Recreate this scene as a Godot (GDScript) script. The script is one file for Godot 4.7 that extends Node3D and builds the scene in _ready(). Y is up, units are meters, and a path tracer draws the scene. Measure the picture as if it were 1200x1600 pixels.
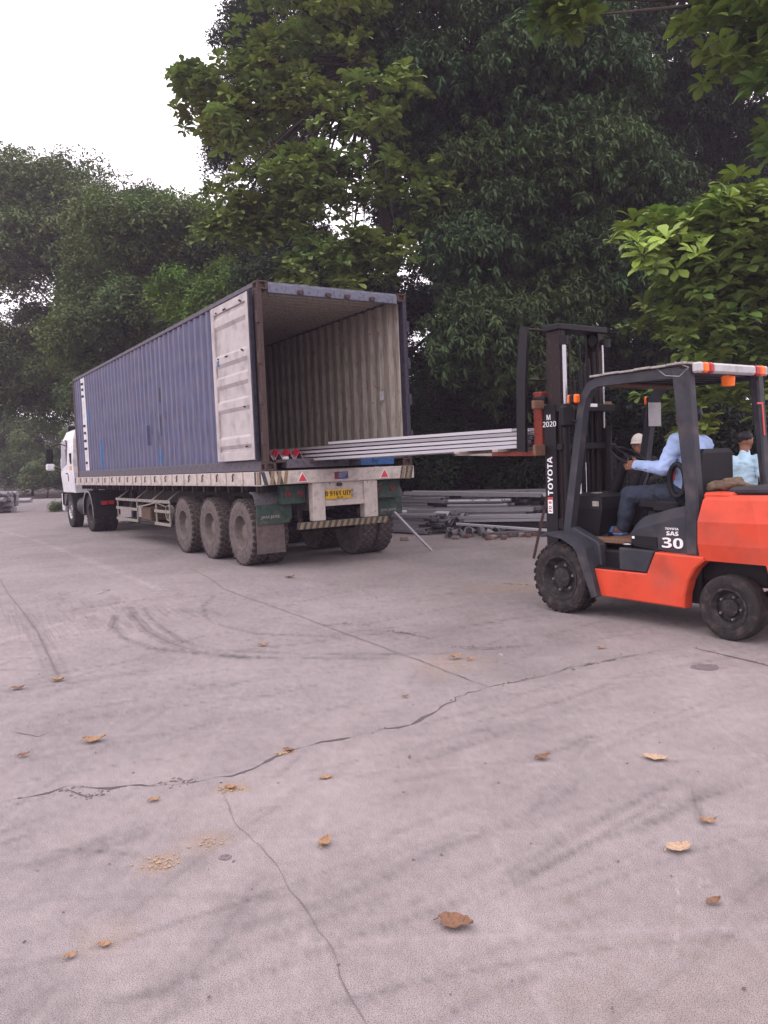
extends Node3D
# A lorry with an open container, a forklift loading long steel bars into it, men, trees: built in metres, y up.

class MB:
	# Collects triangles; corners are given counter-clockwise as seen from outside.
	var v := PackedVector3Array()
	var n := PackedVector3Array()
	var c := PackedColorArray()
	var col := Color.WHITE
	var t := Transform3D()

	func put(a: Vector3, b: Vector3, d: Vector3, na: Vector3, nb: Vector3, nd: Vector3) -> void:
		v.push_back(a); v.push_back(d); v.push_back(b)
		n.push_back(na); n.push_back(nd); n.push_back(nb)
		c.push_back(col); c.push_back(col); c.push_back(col)

	func tri(a: Vector3, b: Vector3, d: Vector3) -> void:
		a = t * a; b = t * b; d = t * d
		var k := (b - a).cross(d - a).normalized()
		put(a, b, d, k, k, k)

	func quad(a: Vector3, b: Vector3, d: Vector3, e: Vector3) -> void:
		tri(a, b, d)
		tri(a, d, e)

	func quado(a: Vector3, b: Vector3, d: Vector3, e: Vector3, out: Vector3) -> void:
		if (b - a).cross(d - a).dot(out) >= 0.0:
			quad(a, b, d, e)
		else:
			quad(e, d, b, a)

	func trio(a: Vector3, b: Vector3, d: Vector3, out: Vector3) -> void:
		if (b - a).cross(d - a).dot(out) >= 0.0:
			tri(a, b, d)
		else:
			tri(d, b, a)

	func box(at: Vector3, s: Vector3, bev := 0.0, b := Basis()) -> void:
		var keep := t
		t = t * Transform3D(b, at)
		var h := s / 2.0
		bev = minf(bev, minf(h.x, minf(h.y, h.z)) * 0.8)
		for ax in 3:
			var u := (ax + 1) % 3
			var w := (ax + 2) % 3
			for sg in [-1.0, 1.0]:
				var q := []
				for k in [[-1, -1], [1, -1], [1, 1], [-1, 1]]:
					var p := Vector3()
					p[ax] = sg * h[ax]
					p[u] = k[0] * (h[u] - bev)
					p[w] = k[1] * (h[w] - bev)
					q.append(p)
				var o := Vector3()
				o[ax] = sg
				quado(q[0], q[1], q[2], q[3], o)
			if bev > 0.0:
				for su in [-1.0, 1.0]:
					for sw in [-1.0, 1.0]:
						var p1 := Vector3()
						p1[ax] = -(h[ax] - bev)
						var p2 := p1
						p1[u] = su * h[u]; p1[w] = sw * (h[w] - bev)
						p2[u] = su * (h[u] - bev); p2[w] = sw * h[w]
						var p3 := p2
						var p4 := p1
						p3[ax] = h[ax] - bev; p4[ax] = h[ax] - bev
						var o := Vector3()
						o[u] = su; o[w] = sw
						quado(p1, p2, p3, p4, o)
		if bev > 0.0:
			for sx in [-1.0, 1.0]:
				for sy in [-1.0, 1.0]:
					for sz in [-1.0, 1.0]:
						trio(Vector3(sx * h.x, sy * (h.y - bev), sz * (h.z - bev)), Vector3(sx * (h.x - bev), sy * h.y, sz * (h.z - bev)), Vector3(sx * (h.x - bev), sy * (h.y - bev), sz * h.z), Vector3(sx, sy, sz))
		t = keep

	# A box given by its low and high corners.
	func bb(x0: float, y0: float, z0: float, x1: float, y1: float, z1: float, bev := 0.0) -> void:
		box(Vector3(x0 + x1, y0 + y1, z0 + z1) / 2.0, Vector3(absf(x1 - x0), absf(y1 - y0), absf(z1 - z0)), bev)

	# A flat outline in x, y given thickness d along z; f places it.
	func prism(outline: PackedVector2Array, d: float, f := Transform3D(), bev := 0.0) -> void:
		var keep := t
		t = t * f
		var p := outline
		if Geometry2D.is_polygon_clockwise(p):
			p = p.duplicate()
			p.reverse()
		var m := p.size()
		var q := p
		if bev > 0.0:
			q = PackedVector2Array()
			for i in m:
				var e0 := (p[i] - p[(i + m - 1) % m]).normalized()
				var e1 := (p[(i + 1) % m] - p[i]).normalized()
				var n0 := Vector2(-e0.y, e0.x)
				var n1 := Vector2(-e1.y, e1.x)
				var s := (n0 + n1)
				q.append(p[i] + s * (bev / maxf(0.35, s.length_squared() / 2.0)) )
		var h := d / 2.0
		var tris := Geometry2D.triangulate_polygon(q)
		for i in range(0, tris.size(), 3):
			var a := q[tris[i]]
			var b := q[tris[i + 1]]
			var e := q[tris[i + 2]]
			trio(Vector3(a.x, a.y, h), Vector3(b.x, b.y, h), Vector3(e.x, e.y, h), Vector3(0, 0, 1))
			trio(Vector3(a.x, a.y, -h), Vector3(b.x, b.y, -h), Vector3(e.x, e.y, -h), Vector3(0, 0, -1))
		for i in m:
			var a := p[i]
			var b := p[(i + 1) % m]
			var g := h - bev
			quad(Vector3(a.x, a.y, -g), Vector3(b.x, b.y, -g), Vector3(b.x, b.y, g), Vector3(a.x, a.y, g))
			if bev > 0.0:
				var a2 := q[i]
				var b2 := q[(i + 1) % m]
				quad(Vector3(a.x, a.y, g), Vector3(b.x, b.y, g), Vector3(b2.x, b2.y, h), Vector3(a2.x, a2.y, h))
				quad(Vector3(a2.x, a2.y, -h), Vector3(b2.x, b2.y, -h), Vector3(b.x, b.y, -g), Vector3(a.x, a.y, -g))
		t = keep

	# Outlines stacked along their own heights and joined; all have as many points.
	func loft(rings: Array, cap := true) -> void:
		var m: int = rings[0].size()
		var mid0 := Vector3()
		var mid1 := Vector3()
		for i in m:
			mid0 += rings[0][i] / m
			mid1 += rings[-1][i] / m
		for k in rings.size() - 1:
			var ma := Vector3()
			for i in m:
				ma += (rings[k][i] + rings[k + 1][i]) / (2.0 * m)
			for i in m:
				var j := (i + 1) % m
				var fc: Vector3 = (rings[k][i] + rings[k][j] + rings[k + 1][i] + rings[k + 1][j]) / 4.0
				quado(rings[k][i], rings[k][j], rings[k + 1][j], rings[k + 1][i], fc - ma)
		if cap:
			for i in m:
				trio(mid0, rings[0][i], rings[0][(i + 1) % m], mid0 - mid1)
				trio(mid1, rings[-1][i], rings[-1][(i + 1) % m], mid1 - mid0)

	# A round tube through points; r is one radius or one for each point.
	func tube(p: Array, r, sides := 8, caps := true) -> void:
		var m := p.size()
		var rows := []
		var nrm := []
		var side := Vector3()
		for i in m:
			var d: Vector3 = (p[mini(i + 1, m - 1)] - p[maxi(i - 1, 0)]).normalized()
			if i == 0:
				side = d.cross(Vector3.UP if absf(d.y) < 0.9 else Vector3.RIGHT).normalized()
			else:
				side = (side - d * side.dot(d)).normalized()
			var other := d.cross(side)
			var rr: float = r[i] if r is Array else r
			var row := []
			var nr := []
			for k in sides:
				var a := TAU * k / sides
				var o := side * cos(a) + other * sin(a)
				row.append(t * (p[i] + o * rr))
				nr.append((t.basis * o).normalized())
			rows.append(row)
			nrm.append(nr)
		for i in m - 1:
			for k in sides:
				var j := (k + 1) % sides
				put(rows[i][k], rows[i][j], rows[i + 1][j], nrm[i][k], nrm[i][j], nrm[i + 1][j])
				put(rows[i][k], rows[i + 1][j], rows[i + 1][k], nrm[i][k], nrm[i + 1][j], nrm[i + 1][k])
		if caps:
			for e in [0, m - 1]:
				var o: Vector3 = t.basis * (p[e] - p[1 if e == 0 else m - 2])
				var k0 := o.normalized()
				for k in range(1, sides - 1):
					if e == 0:
						put(rows[e][0], rows[e][k + 1], rows[e][k], k0, k0, k0)
					else:
						put(rows[e][0], rows[e][k], rows[e][k + 1], k0, k0, k0)

	# A flat bar w wide (across side) and h thick swept through points.
	func strap(p: Array, w, h: float, side: Vector3) -> void:
		var rings := []
		var m := p.size()
		for i in m:
			var d: Vector3 = (p[mini(i + 1, m - 1)] - p[maxi(i - 1, 0)]).normalized()
			var s := side.normalized()
			var o := d.cross(s).normalized()
			var ww: float = w[i] if w is Array else w
			rings.append([p[i] + s * h / 2 + o * ww / 2, p[i] + s * h / 2 - o * ww / 2, p[i] - s * h / 2 - o * ww / 2, p[i] - s * h / 2 + o * ww / 2])
		loft(rings)

	# Turned about the x axis: profile points are (x, radius).
	func lathe(profile: PackedVector2Array, segs := 28) -> void:
		for i in profile.size() - 1:
			var a := profile[i]
			var b := profile[i + 1]
			var d := b - a
			var nr := d.x
			var nx := -d.y
			for k in segs:
				var t0 := TAU * k / segs
				var t1 := TAU * (k + 1) / segs
				var e0 := Vector3(0, cos(t0), sin(t0))
				var e1 := Vector3(0, cos(t1), sin(t1))
				var n0 := (t.basis * (Vector3(nx, 0, 0) + e0 * nr)).normalized()
				var n1 := (t.basis * (Vector3(nx, 0, 0) + e1 * nr)).normalized()
				var p := [t * (Vector3(a.x, 0, 0) + e0 * a.y), t * (Vector3(b.x, 0, 0) + e0 * b.y), t * (Vector3(b.x, 0, 0) + e1 * b.y), t * (Vector3(a.x, 0, 0) + e1 * a.y)]
				if (p[1] - p[0]).cross(p[2] - p[0]).dot(n0 + n1) + (p[2] - p[0]).cross(p[3] - p[0]).dot(n0 + n1) >= 0.0:
					put(p[0], p[1], p[2], n0, n0, n1)
					put(p[0], p[2], p[3], n0, n1, n1)
				else:
					put(p[0], p[2], p[1], n0, n1, n0)
					put(p[0], p[3], p[2], n0, n1, n1)

	func ball(at: Vector3, r: Vector3, seg := 12) -> void:
		var rows := seg / 2
		for i in rows:
			for k in seg:
				var q := []
				for e in [[i, k], [i + 1, k], [i + 1, k + 1], [i, k + 1]]:
					var la: float = PI * e[0] / rows
					var lo: float = TAU * e[1] / seg
					q.append(Vector3(sin(la) * cos(lo), cos(la), sin(la) * sin(lo)))
				var p: Array = q.map(func(s): return t * (at + s * r))
				var nn: Array = q.map(func(s): return (t.basis * (s / r)).normalized())
				if i > 0:
					put(p[0], p[2], p[1], nn[0], nn[2], nn[1]) if (p[2] - p[0]).cross(p[1] - p[0]).dot(nn[0]) > 0 else put(p[0], p[1], p[2], nn[0], nn[1], nn[2])
				if i < rows - 1 or i == 0:
					put(p[0], p[3], p[2], nn[0], nn[3], nn[2]) if (p[3] - p[0]).cross(p[2] - p[0]).dot(nn[2]) > 0 else put(p[0], p[2], p[3], nn[0], nn[2], nn[3])
				elif i == rows - 1:
					put(p[0], p[3], p[2], nn[0], nn[3], nn[2]) if (p[3] - p[0]).cross(p[2] - p[0]).dot(nn[0]) > 0 else put(p[0], p[2], p[3], nn[0], nn[2], nn[3])

	func mesh(colored := false) -> ArrayMesh:
		var a := []
		a.resize(Mesh.ARRAY_MAX)
		a[Mesh.ARRAY_VERTEX] = v
		a[Mesh.ARRAY_NORMAL] = n
		if colored:
			a[Mesh.ARRAY_COLOR] = c
		var m := ArrayMesh.new()
		m.add_surface_from_arrays(Mesh.PRIMITIVE_TRIANGLES, a)
		return m

# Turns an outline in (z, y) into a side plate whose thickness runs across x.
const SIDE := Basis(Vector3(0, 0, 1), Vector3(0, 1, 0), Vector3(-1, 0, 0))
# Outline in (x, -z), thickness upwards.
const FLAT := Basis(Vector3(1, 0, 0), Vector3(0, 0, -1), Vector3(0, 1, 0))

var rng := RandomNumberGenerator.new()
var tex := {}
var mats := {}

func part(called: String, b: MB, m: Material, parent: Node, colored := false) -> MeshInstance3D:
	var o := MeshInstance3D.new()
	o.name = called
	o.mesh = b.mesh(colored)
	o.mesh.surface_set_material(0, m)
	parent.add_child(o, true)
	return o

func again(called: String, src: Mesh, parent: Node, at := Transform3D()) -> MeshInstance3D:
	var o := MeshInstance3D.new()
	o.name = called
	o.mesh = src
	o.transform = at
	parent.add_child(o, true)
	return o

func tag(o: Node, label: String, category := "", group := "", kind := "") -> void:
	if label: o.set_meta("label", label)
	if category: o.set_meta("category", category)
	if group: o.set_meta("group", group)
	if kind: o.set_meta("kind", kind)

var taken := {}
func numbered(called: String) -> String:
	var k: int = taken.get(called, 0)
	taken[called] = k + 1
	return called if k == 0 else "%s_%03d" % [called, k]

func thing(called: String, label: String, category: String, at := Vector3.ZERO, turn := 0.0, group := "") -> Node3D:
	var o := Node3D.new()
	o.name = numbered(called)
	o.position = at
	o.rotation.y = turn
	add_child(o, true)
	tag(o, label, category, group)
	return o

func single(called: String, b: MB, m: Material, label: String, category: String, group := "", colored := false) -> MeshInstance3D:
	var o := part(numbered(called), b, m, self, colored)
	tag(o, label, category, group)
	return o

func copy_of(o: Node3D, at: Transform3D, label := "") -> Node3D:
	var r: Node3D = o.duplicate()
	r.name = numbered(str(o.name).trim_suffix("_" + str(o.name).get_slice("_", str(o.name).get_slice_count("_") - 1)) if str(o.name).right(3).is_valid_int() else str(o.name))
	r.transform = at
	add_child(r, true)
	if label: r.set_meta("label", label)
	return r

func lettering(called: String, words: String, height: float, m: Material, parent: Node, at: Transform3D, bold := true, stretch := 1.0, depth := 0.004) -> MeshInstance3D:
	var f := SystemFont.new()
	f.font_names = PackedStringArray(["Droid Sans"])
	f.font_weight = 700 if bold else 400
	var tm := TextMesh.new()
	tm.font = f
	tm.text = words
	tm.font_size = 48
	tm.pixel_size = height / 34.5
	tm.depth = depth
	tm.curve_step = 2.0
	tm.material = m
	var o := MeshInstance3D.new()
	o.name = called
	o.mesh = tm
	o.transform = at * Transform3D(Basis().scaled(Vector3(stretch, 1, 1)))
	parent.add_child(o, true)
	return o

func ramp(stops: Array) -> Gradient:
	var g := Gradient.new()
	var o := PackedFloat32Array()
	var c := PackedColorArray()
	for s in stops:
		o.append(s[0])
		c.append(s[1])
	g.offsets = o
	g.colors = c
	return g

func noise_tex(called: String, freq: float, stops: Array, octaves := 5, size := 512, sd := 1, type := FastNoiseLite.TYPE_SIMPLEX_SMOOTH, normal := false) -> NoiseTexture2D:
	var nz := FastNoiseLite.new()
	nz.seed = sd
	nz.noise_type = type
	nz.frequency = freq
	nz.fractal_octaves = octaves
	nz.fractal_gain = 0.6
	var x := NoiseTexture2D.new()
	x.width = size
	x.height = size
	x.seamless = true
	x.noise = nz
	if normal:
		x.as_normal_map = true
		x.bump_strength = 6.0
	elif stops.size():
		x.color_ramp = ramp(stops)
	tex[called] = x
	return x

func lin(r: float, g: float, b: float) -> Color:
	return Color(r, g, b).linear_to_srgb()

# A worn surface: base colour (linear), gloss, a mottle texture and, if asked, patches of dirt or rust over it.
func mat(called: String, c: Array, rough: float, metal := 0.0, mottle := "grime", scale := 1.5, over := "", over_scale := 2.0, bump := 0.0) -> StandardMaterial3D:
	if mats.has(called):
		return mats[called]
	var m := StandardMaterial3D.new()
	m.resource_name = called
	m.albedo_color = lin(c[0], c[1], c[2])
	m.roughness = rough
	m.metallic = metal
	m.metallic_specular = 0.34 if metal == 0.0 else 0.5
	m.uv1_triplanar = true
	m.uv1_scale = Vector3.ONE * scale
	if mottle:
		m.albedo_texture = tex[mottle]
	if mottle == "streak":
		m.uv1_scale = Vector3(scale, scale * 0.12, scale)
	if over:
		m.detail_enabled = true
		m.detail_blend_mode = BaseMaterial3D.BLEND_MODE_MIX
		m.detail_albedo = tex[over]
		m.detail_uv_layer = BaseMaterial3D.DETAIL_UV_2
		m.uv2_triplanar = true
		m.uv2_scale = Vector3.ONE * over_scale
	if bump > 0.0:
		m.heightmap_enabled = false
		m.normal_enabled = true
		m.normal_texture = tex["bumps"]
		m.normal_scale = bump
	mats[called] = m
	return m

func make_textures() -> void:
	var g := func(x: float) -> Color: return Color(x, x, x)
	noise_tex("grime", 0.012, [[0.0, g.call(0.62)], [0.35, g.call(0.86)], [0.55, g.call(0.95)], [1.0, g.call(1.0)]], 6, 512, 11)
	noise_tex("soft", 0.008, [[0.0, g.call(0.80)], [0.4, g.call(0.93)], [0.6, g.call(0.97)], [1.0, g.call(1.0)]], 5, 512, 31)
	noise_tex("streak", 0.02, [[0.0, g.call(0.66)], [0.4, g.call(0.88)], [0.6, g.call(0.96)], [1.0, g.call(1.0)]], 5, 512, 12)
	noise_tex("dust", 0.010, [[0.0, Color(0.40, 0.35, 0.33, 0.0)], [0.45, Color(0.42, 0.36, 0.34, 0.03)], [0.75, Color(0.47, 0.40, 0.38, 0.22)], [1.0, Color(0.52, 0.45, 0.42, 0.38)]], 6, 512, 13)
	noise_tex("heavy dust", 0.012, [[0.0, Color(0.36, 0.31, 0.30, 0.15)], [0.5, Color(0.40, 0.34, 0.33, 0.45)], [1.0, Color(0.46, 0.39, 0.37, 0.7)]], 6, 512, 23)
	noise_tex("rust", 0.012, [[0.0, Color(0.28, 0.15, 0.10, 0.9)], [0.10, Color(0.33, 0.19, 0.13, 0.7)], [0.20, Color(0.42, 0.28, 0.21, 0.3)], [0.30, Color(0.45, 0.33, 0.27, 0.0)], [1.0, Color(0.45, 0.3, 0.22, 0.0)]], 6, 512, 14)
	noise_tex("heavy rust", 0.02, [[0.0, Color(0.24, 0.12, 0.08, 0.95)], [0.35, Color(0.36, 0.20, 0.13, 0.7)], [0.52, Color(0.42, 0.28, 0.2, 0.2)], [0.6, Color(0.45, 0.3, 0.22, 0.0)], [1.0, Color(0.45, 0.3, 0.22, 0.0)]], 6, 512, 24)
	noise_tex("specks", 0.03, [[0.0, Color(0.2, 0.13, 0.1, 0.8)], [0.07, Color(0.28, 0.18, 0.14, 0.6)], [0.14, Color(0.4, 0.3, 0.25, 0.0)], [1.0, Color(0.4, 0.3, 0.25, 0.0)]], 5, 512, 15)
	noise_tex("grain", 0.14, [[0.0, g.call(0.42)], [0.30, g.call(0.60)], [0.40, g.call(0.88)], [0.52, g.call(0.97)], [1.0, g.call(1.0)]], 5, 1024, 16)
	noise_tex("pits", 0.07, [[0.0, Color(0.24, 0.20, 0.20, 0.6)], [0.18, Color(0.30, 0.25, 0.25, 0.45)], [0.32, Color(0.36, 0.31, 0.31, 0.0)], [1.0, Color(0.36, 0.31, 0.31, 0.0)]], 6, 1024, 17)
	noise_tex("bumps", 0.03, [], 5, 512, 18, FastNoiseLite.TYPE_SIMPLEX_SMOOTH, true)
	noise_tex("relief", 0.06, [], 5, 1024, 19)
	noise_tex("bark", 0.03, [[0.0, Color(0.35, 0.32, 0.30)], [0.5, Color(0.8, 0.78, 0.75)], [1.0, Color(1, 1, 1)]], 5, 256, 20)

func make_materials() -> void:
	mat("container blue", [0.105, 0.109, 0.192], 0.55, 0.0, "streak", 1.1, "dust", 0.35)
	mat("container cream", [0.46, 0.415, 0.412], 0.6, 0.0, "soft", 0.6)
	mat("inside cream", [0.46, 0.405, 0.345], 0.65, 0.0, "streak", 1.6, "rust", 0.9)
	mat("rusty steel", [0.075, 0.050, 0.046], 0.8, 0.0, "grime", 4.0, "rust", 4.0, 0.4)
	mat("header blue", [0.150, 0.155, 0.205], 0.55, 0.0, "grime", 2.0, "rust", 0.9)
	mat("rail grey", [0.105, 0.095, 0.115], 0.65, 0.0, "grime", 2.0, "rust", 0.9)
	mat("rubber seal", [0.03, 0.03, 0.045], 0.7)
	mat("white paint", [0.66, 0.645, 0.66], 0.5, 0.0, "soft", 0.8, "specks", 0.8)
	mat("black print", [0.02, 0.02, 0.025], 0.6, 0.0, "")
	mat("patch blue", [0.045, 0.12, 0.27], 0.5, 0.0, "grime", 2.0)
	mat("patch navy", [0.045, 0.05, 0.115], 0.55, 0.0, "grime", 2.0)
	mat("sill blue", [0.030, 0.095, 0.25], 0.5, 0.0, "grime", 3.0, "specks", 1.5)
	mat("plywood", [0.12, 0.075, 0.05], 0.8, 0.0, "grime", 2.0)
	mat("trailer cream", [0.50, 0.435, 0.40], 0.55, 0.0, "soft", 1.2, "rust", 1.6)
	mat("chassis dark", [0.016, 0.015, 0.016], 0.7, 0.0, "grime", 2.0, "dust", 1.2)
	mat("rack grey", [0.30, 0.265, 0.235], 0.7, 0.0, "grime", 3.0)
	mat("tyre", [0.016, 0.015, 0.016], 0.85, 0.0, "grime", 3.0, "dust", 1.4, 0.2)
	mat("dusty tyre", [0.125, 0.103, 0.098], 0.9, 0.0, "grime", 1.2, "dust", 1.0, 0.15)
	mat("dusty rim", [0.17, 0.138, 0.130], 0.85, 0.0, "grime", 3.0)
	mat("black rim", [0.020, 0.019, 0.021], 0.5, 0.0, "grime", 4.0, "dust", 3.0)
	mat("guard green", [0.028, 0.062, 0.050], 0.6, 0.0, "grime", 1.5, "dust", 1.0)
	mat("flap rubber", [0.105, 0.085, 0.084], 0.85, 0.0, "grime", 1.5, "heavy dust", 1.0)
	mat("guard grey", [0.10, 0.092, 0.10], 0.7, 0.0, "grime", 3.0)
	mat("warning yellow", [0.34, 0.245, 0.10], 0.7, 0.0, "grime", 4.0, "heavy dust", 2.0)
	mat("warning dark", [0.055, 0.06, 0.072], 0.7, 0.0, "grime", 4.0, "dust", 2.0)
	mat("plate yellow", [0.68, 0.40, 0.015], 0.4, 0.0, "grime", 4.0)
	mat("lamp red", [0.40, 0.025, 0.03], 0.25, 0.0, "")
	mat("reflector red", [0.52, 0.05, 0.05], 0.3, 0.0, "")
	mat("lamp orange", [0.85, 0.16, 0.02], 0.25, 0.0, "")
	mat("amber", [0.62, 0.30, 0.02], 0.3, 0.0, "")
	mat("dim red", [0.16, 0.028, 0.034], 0.5, 0.0, "grime", 5.0)
	mat("label blue", [0.05, 0.07, 0.22], 0.5, 0.0, "grime", 8.0)
	mat("dull red", [0.30, 0.035, 0.05], 0.6, 0.0, "grime", 5.0)
	mat("cab white", [0.70, 0.68, 0.71], 0.3, 0.0, "soft", 1.0)
	mat("dark glass", [0.012, 0.012, 0.015], 0.08, 0.0, "")
	mat("chrome", [0.36, 0.355, 0.37], 0.25, 1.0, "")
	mat("fork grey", [0.034, 0.036, 0.047], 0.55, 0.0, "soft", 0.9, "dust", 0.5)
	mat("fork orange", [0.67, 0.074, 0.033], 0.34, 0.0, "soft", 0.5, "dust", 0.25)
	mat("mast black", [0.009, 0.008, 0.010], 0.55, 0.0, "grime", 3.0)
	mat("mast rust", [0.024, 0.014, 0.014], 0.6, 0.0, "streak", 6.0, "rust", 2.0)
	mat("fork red", [0.22, 0.040, 0.026], 0.6, 0.0, "grime", 4.0, "rust", 2.5)
	mat("worn tip", [0.40, 0.34, 0.31], 0.5, 0.3, "grime", 5.0, "rust", 2.0)
	mat("seat black", [0.011, 0.010, 0.013], 0.55, 0.0, "grime", 4.0)
	mat("roof board", [0.36, 0.335, 0.315], 0.7, 0.0, "grime", 2.0)
	mat("plank brown", [0.19, 0.105, 0.07], 0.8, 0.0, "streak", 6.0)
	mat("cream lamp", [0.48, 0.46, 0.47], 0.35, 0.0, "soft", 1.2)
	mat("white print", [0.78, 0.77, 0.78], 0.5, 0.0, "")
	mat("galvanised", [0.29, 0.275, 0.295], 0.42, 0.45, "")
	mat("dull galvanised", [0.20, 0.19, 0.205], 0.55, 0.3, "")
	mat("old galvanised", [0.115, 0.106, 0.114], 0.65, 0.2, "grime", 1.5)
	mat("bright galvanised", [0.44, 0.425, 0.455], 0.4, 0.35, "")
	mat("end red", [0.42, 0.025, 0.05], 0.5, 0.0, "grime", 6.0)
	mat("black strap", [0.02, 0.02, 0.022], 0.6, 0.0, "")
	mat("brick red", [0.16, 0.09, 0.075], 0.85, 0.0, "grime", 6.0)
	mat("brick pale", [0.25, 0.19, 0.165], 0.85, 0.0, "grime", 6.0)
	mat("skin", [0.22, 0.10, 0.062], 0.5, 0.0, "")
	mat("black hair", [0.008, 0.007, 0.008], 0.5, 0.0, "grime", 12.0)
	mat("shirt blue", [0.38, 0.50, 0.78], 0.85, 0.0, "soft", 1.2)
	mat("shirt cyan", [0.42, 0.60, 0.72], 0.85, 0.0, "soft", 1.2)
	mat("shirt white", [0.70, 0.68, 0.71], 0.85, 0.0, "soft", 1.2)
	mat("shirt black", [0.016, 0.015, 0.017], 0.85, 0.0, "grime", 1.2)
	mat("jeans", [0.042, 0.052, 0.080], 0.9, 0.0, "grime", 2.0)
	mat("dark trousers", [0.03, 0.028, 0.032], 0.9, 0.0, "grime", 7.0)
	mat("cap cream", [0.50, 0.46, 0.42], 0.85, 0.0, "grime", 9.0)
	mat("slipper blue", [0.10, 0.22, 0.50], 0.6, 0.0, "grime", 9.0)
	mat("sack", [0.175, 0.125, 0.088], 0.9, 0.0, "grime", 5.0)
	mat("bark", [0.085, 0.07, 0.062], 0.9, 0.0, "bark", 2.5, "", 1.0, 1.0)
	mat("dark bark", [0.035, 0.03, 0.028], 0.9, 0.0, "bark", 2.5, "", 1.0, 1.0)
	mat("soil", [0.060, 0.043, 0.034], 0.95, 0.0, "grime", 0.6, "pits", 0.5, 1.0)
	mat("dry leaf", [0.37, 0.22, 0.125], 0.8, 0.0, "grime", 9.0)
	mat("pale leaf", [0.50, 0.35, 0.235], 0.8, 0.0, "grime", 9.0)
	mat("brown leaf", [0.24, 0.13, 0.08], 0.8, 0.0, "grime", 9.0)
	mat("straw", [0.36, 0.26, 0.17], 0.9, 0.0, "")
	mat("crack dirt", [0.135, 0.112, 0.112], 0.95, 0.0, "grain", 2.0)
	mat("joint dirt", [0.20, 0.167, 0.167], 0.95, 0.0, "grain", 2.0)
	mat("verge", [0.10, 0.105, 0.048], 0.95, 0.0, "grime", 0.5, "dust", 0.3)
	mat("post dark", [0.045, 0.040, 0.060], 0.65, 0.0, "grime", 2.0, "rust", 1.2)
	mat("oil", [0.19, 0.155, 0.165], 0.55, 0.0, "grime", 6.0)
	mat("worn tread", [0.060, 0.052, 0.050], 0.9, 0.0, "grime", 2.2, "dust", 1.6)
	mat("forklift tyre", [0.024, 0.021, 0.022], 0.85, 0.0, "grime", 2.0, "dust", 1.6, 0.15)
	mat("stone", [0.17, 0.14, 0.138], 0.9, 0.0, "grime", 9.0)
	for d in [["leaf", Color(1, 1, 1)]]:
		var m := StandardMaterial3D.new()
		m.resource_name = "leaf"
		m.vertex_color_use_as_albedo = true
		m.roughness = 0.62
		m.metallic_specular = 0.36
		m.backlight_enabled = true
		m.backlight = Color(0.30, 0.36, 0.18).linear_to_srgb()
		m.cull_mode = BaseMaterial3D.CULL_DISABLED
		mats["leaf"] = m
	var s := StandardMaterial3D.new()
	s.resource_name = "concrete"
	s.vertex_color_use_as_albedo = true
	s.roughness = 0.92
	s.albedo_texture = tex["grain"]
	s.uv1_scale = Vector3(1.5, 1.5, 1)
	s.detail_enabled = true
	s.detail_blend_mode = BaseMaterial3D.BLEND_MODE_MIX
	s.detail_albedo = tex["pits"]
	s.detail_uv_layer = BaseMaterial3D.DETAIL_UV_2
	s.uv2_scale = Vector3(1.31, 1.31, 1)
	s.heightmap_enabled = true
	s.heightmap_texture = tex["relief"]
	s.heightmap_scale = 0.22
	mats["concrete"] = s
	var fp := StandardMaterial3D.new()
	fp.resource_name = "concrete plain"
	fp.vertex_color_use_as_albedo = true
	fp.roughness = 0.92
	fp.albedo_texture = tex["grime"]
	fp.uv1_triplanar = true
	fp.uv1_scale = Vector3.ONE * 0.3
	mats["concrete plain"] = fp

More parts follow.
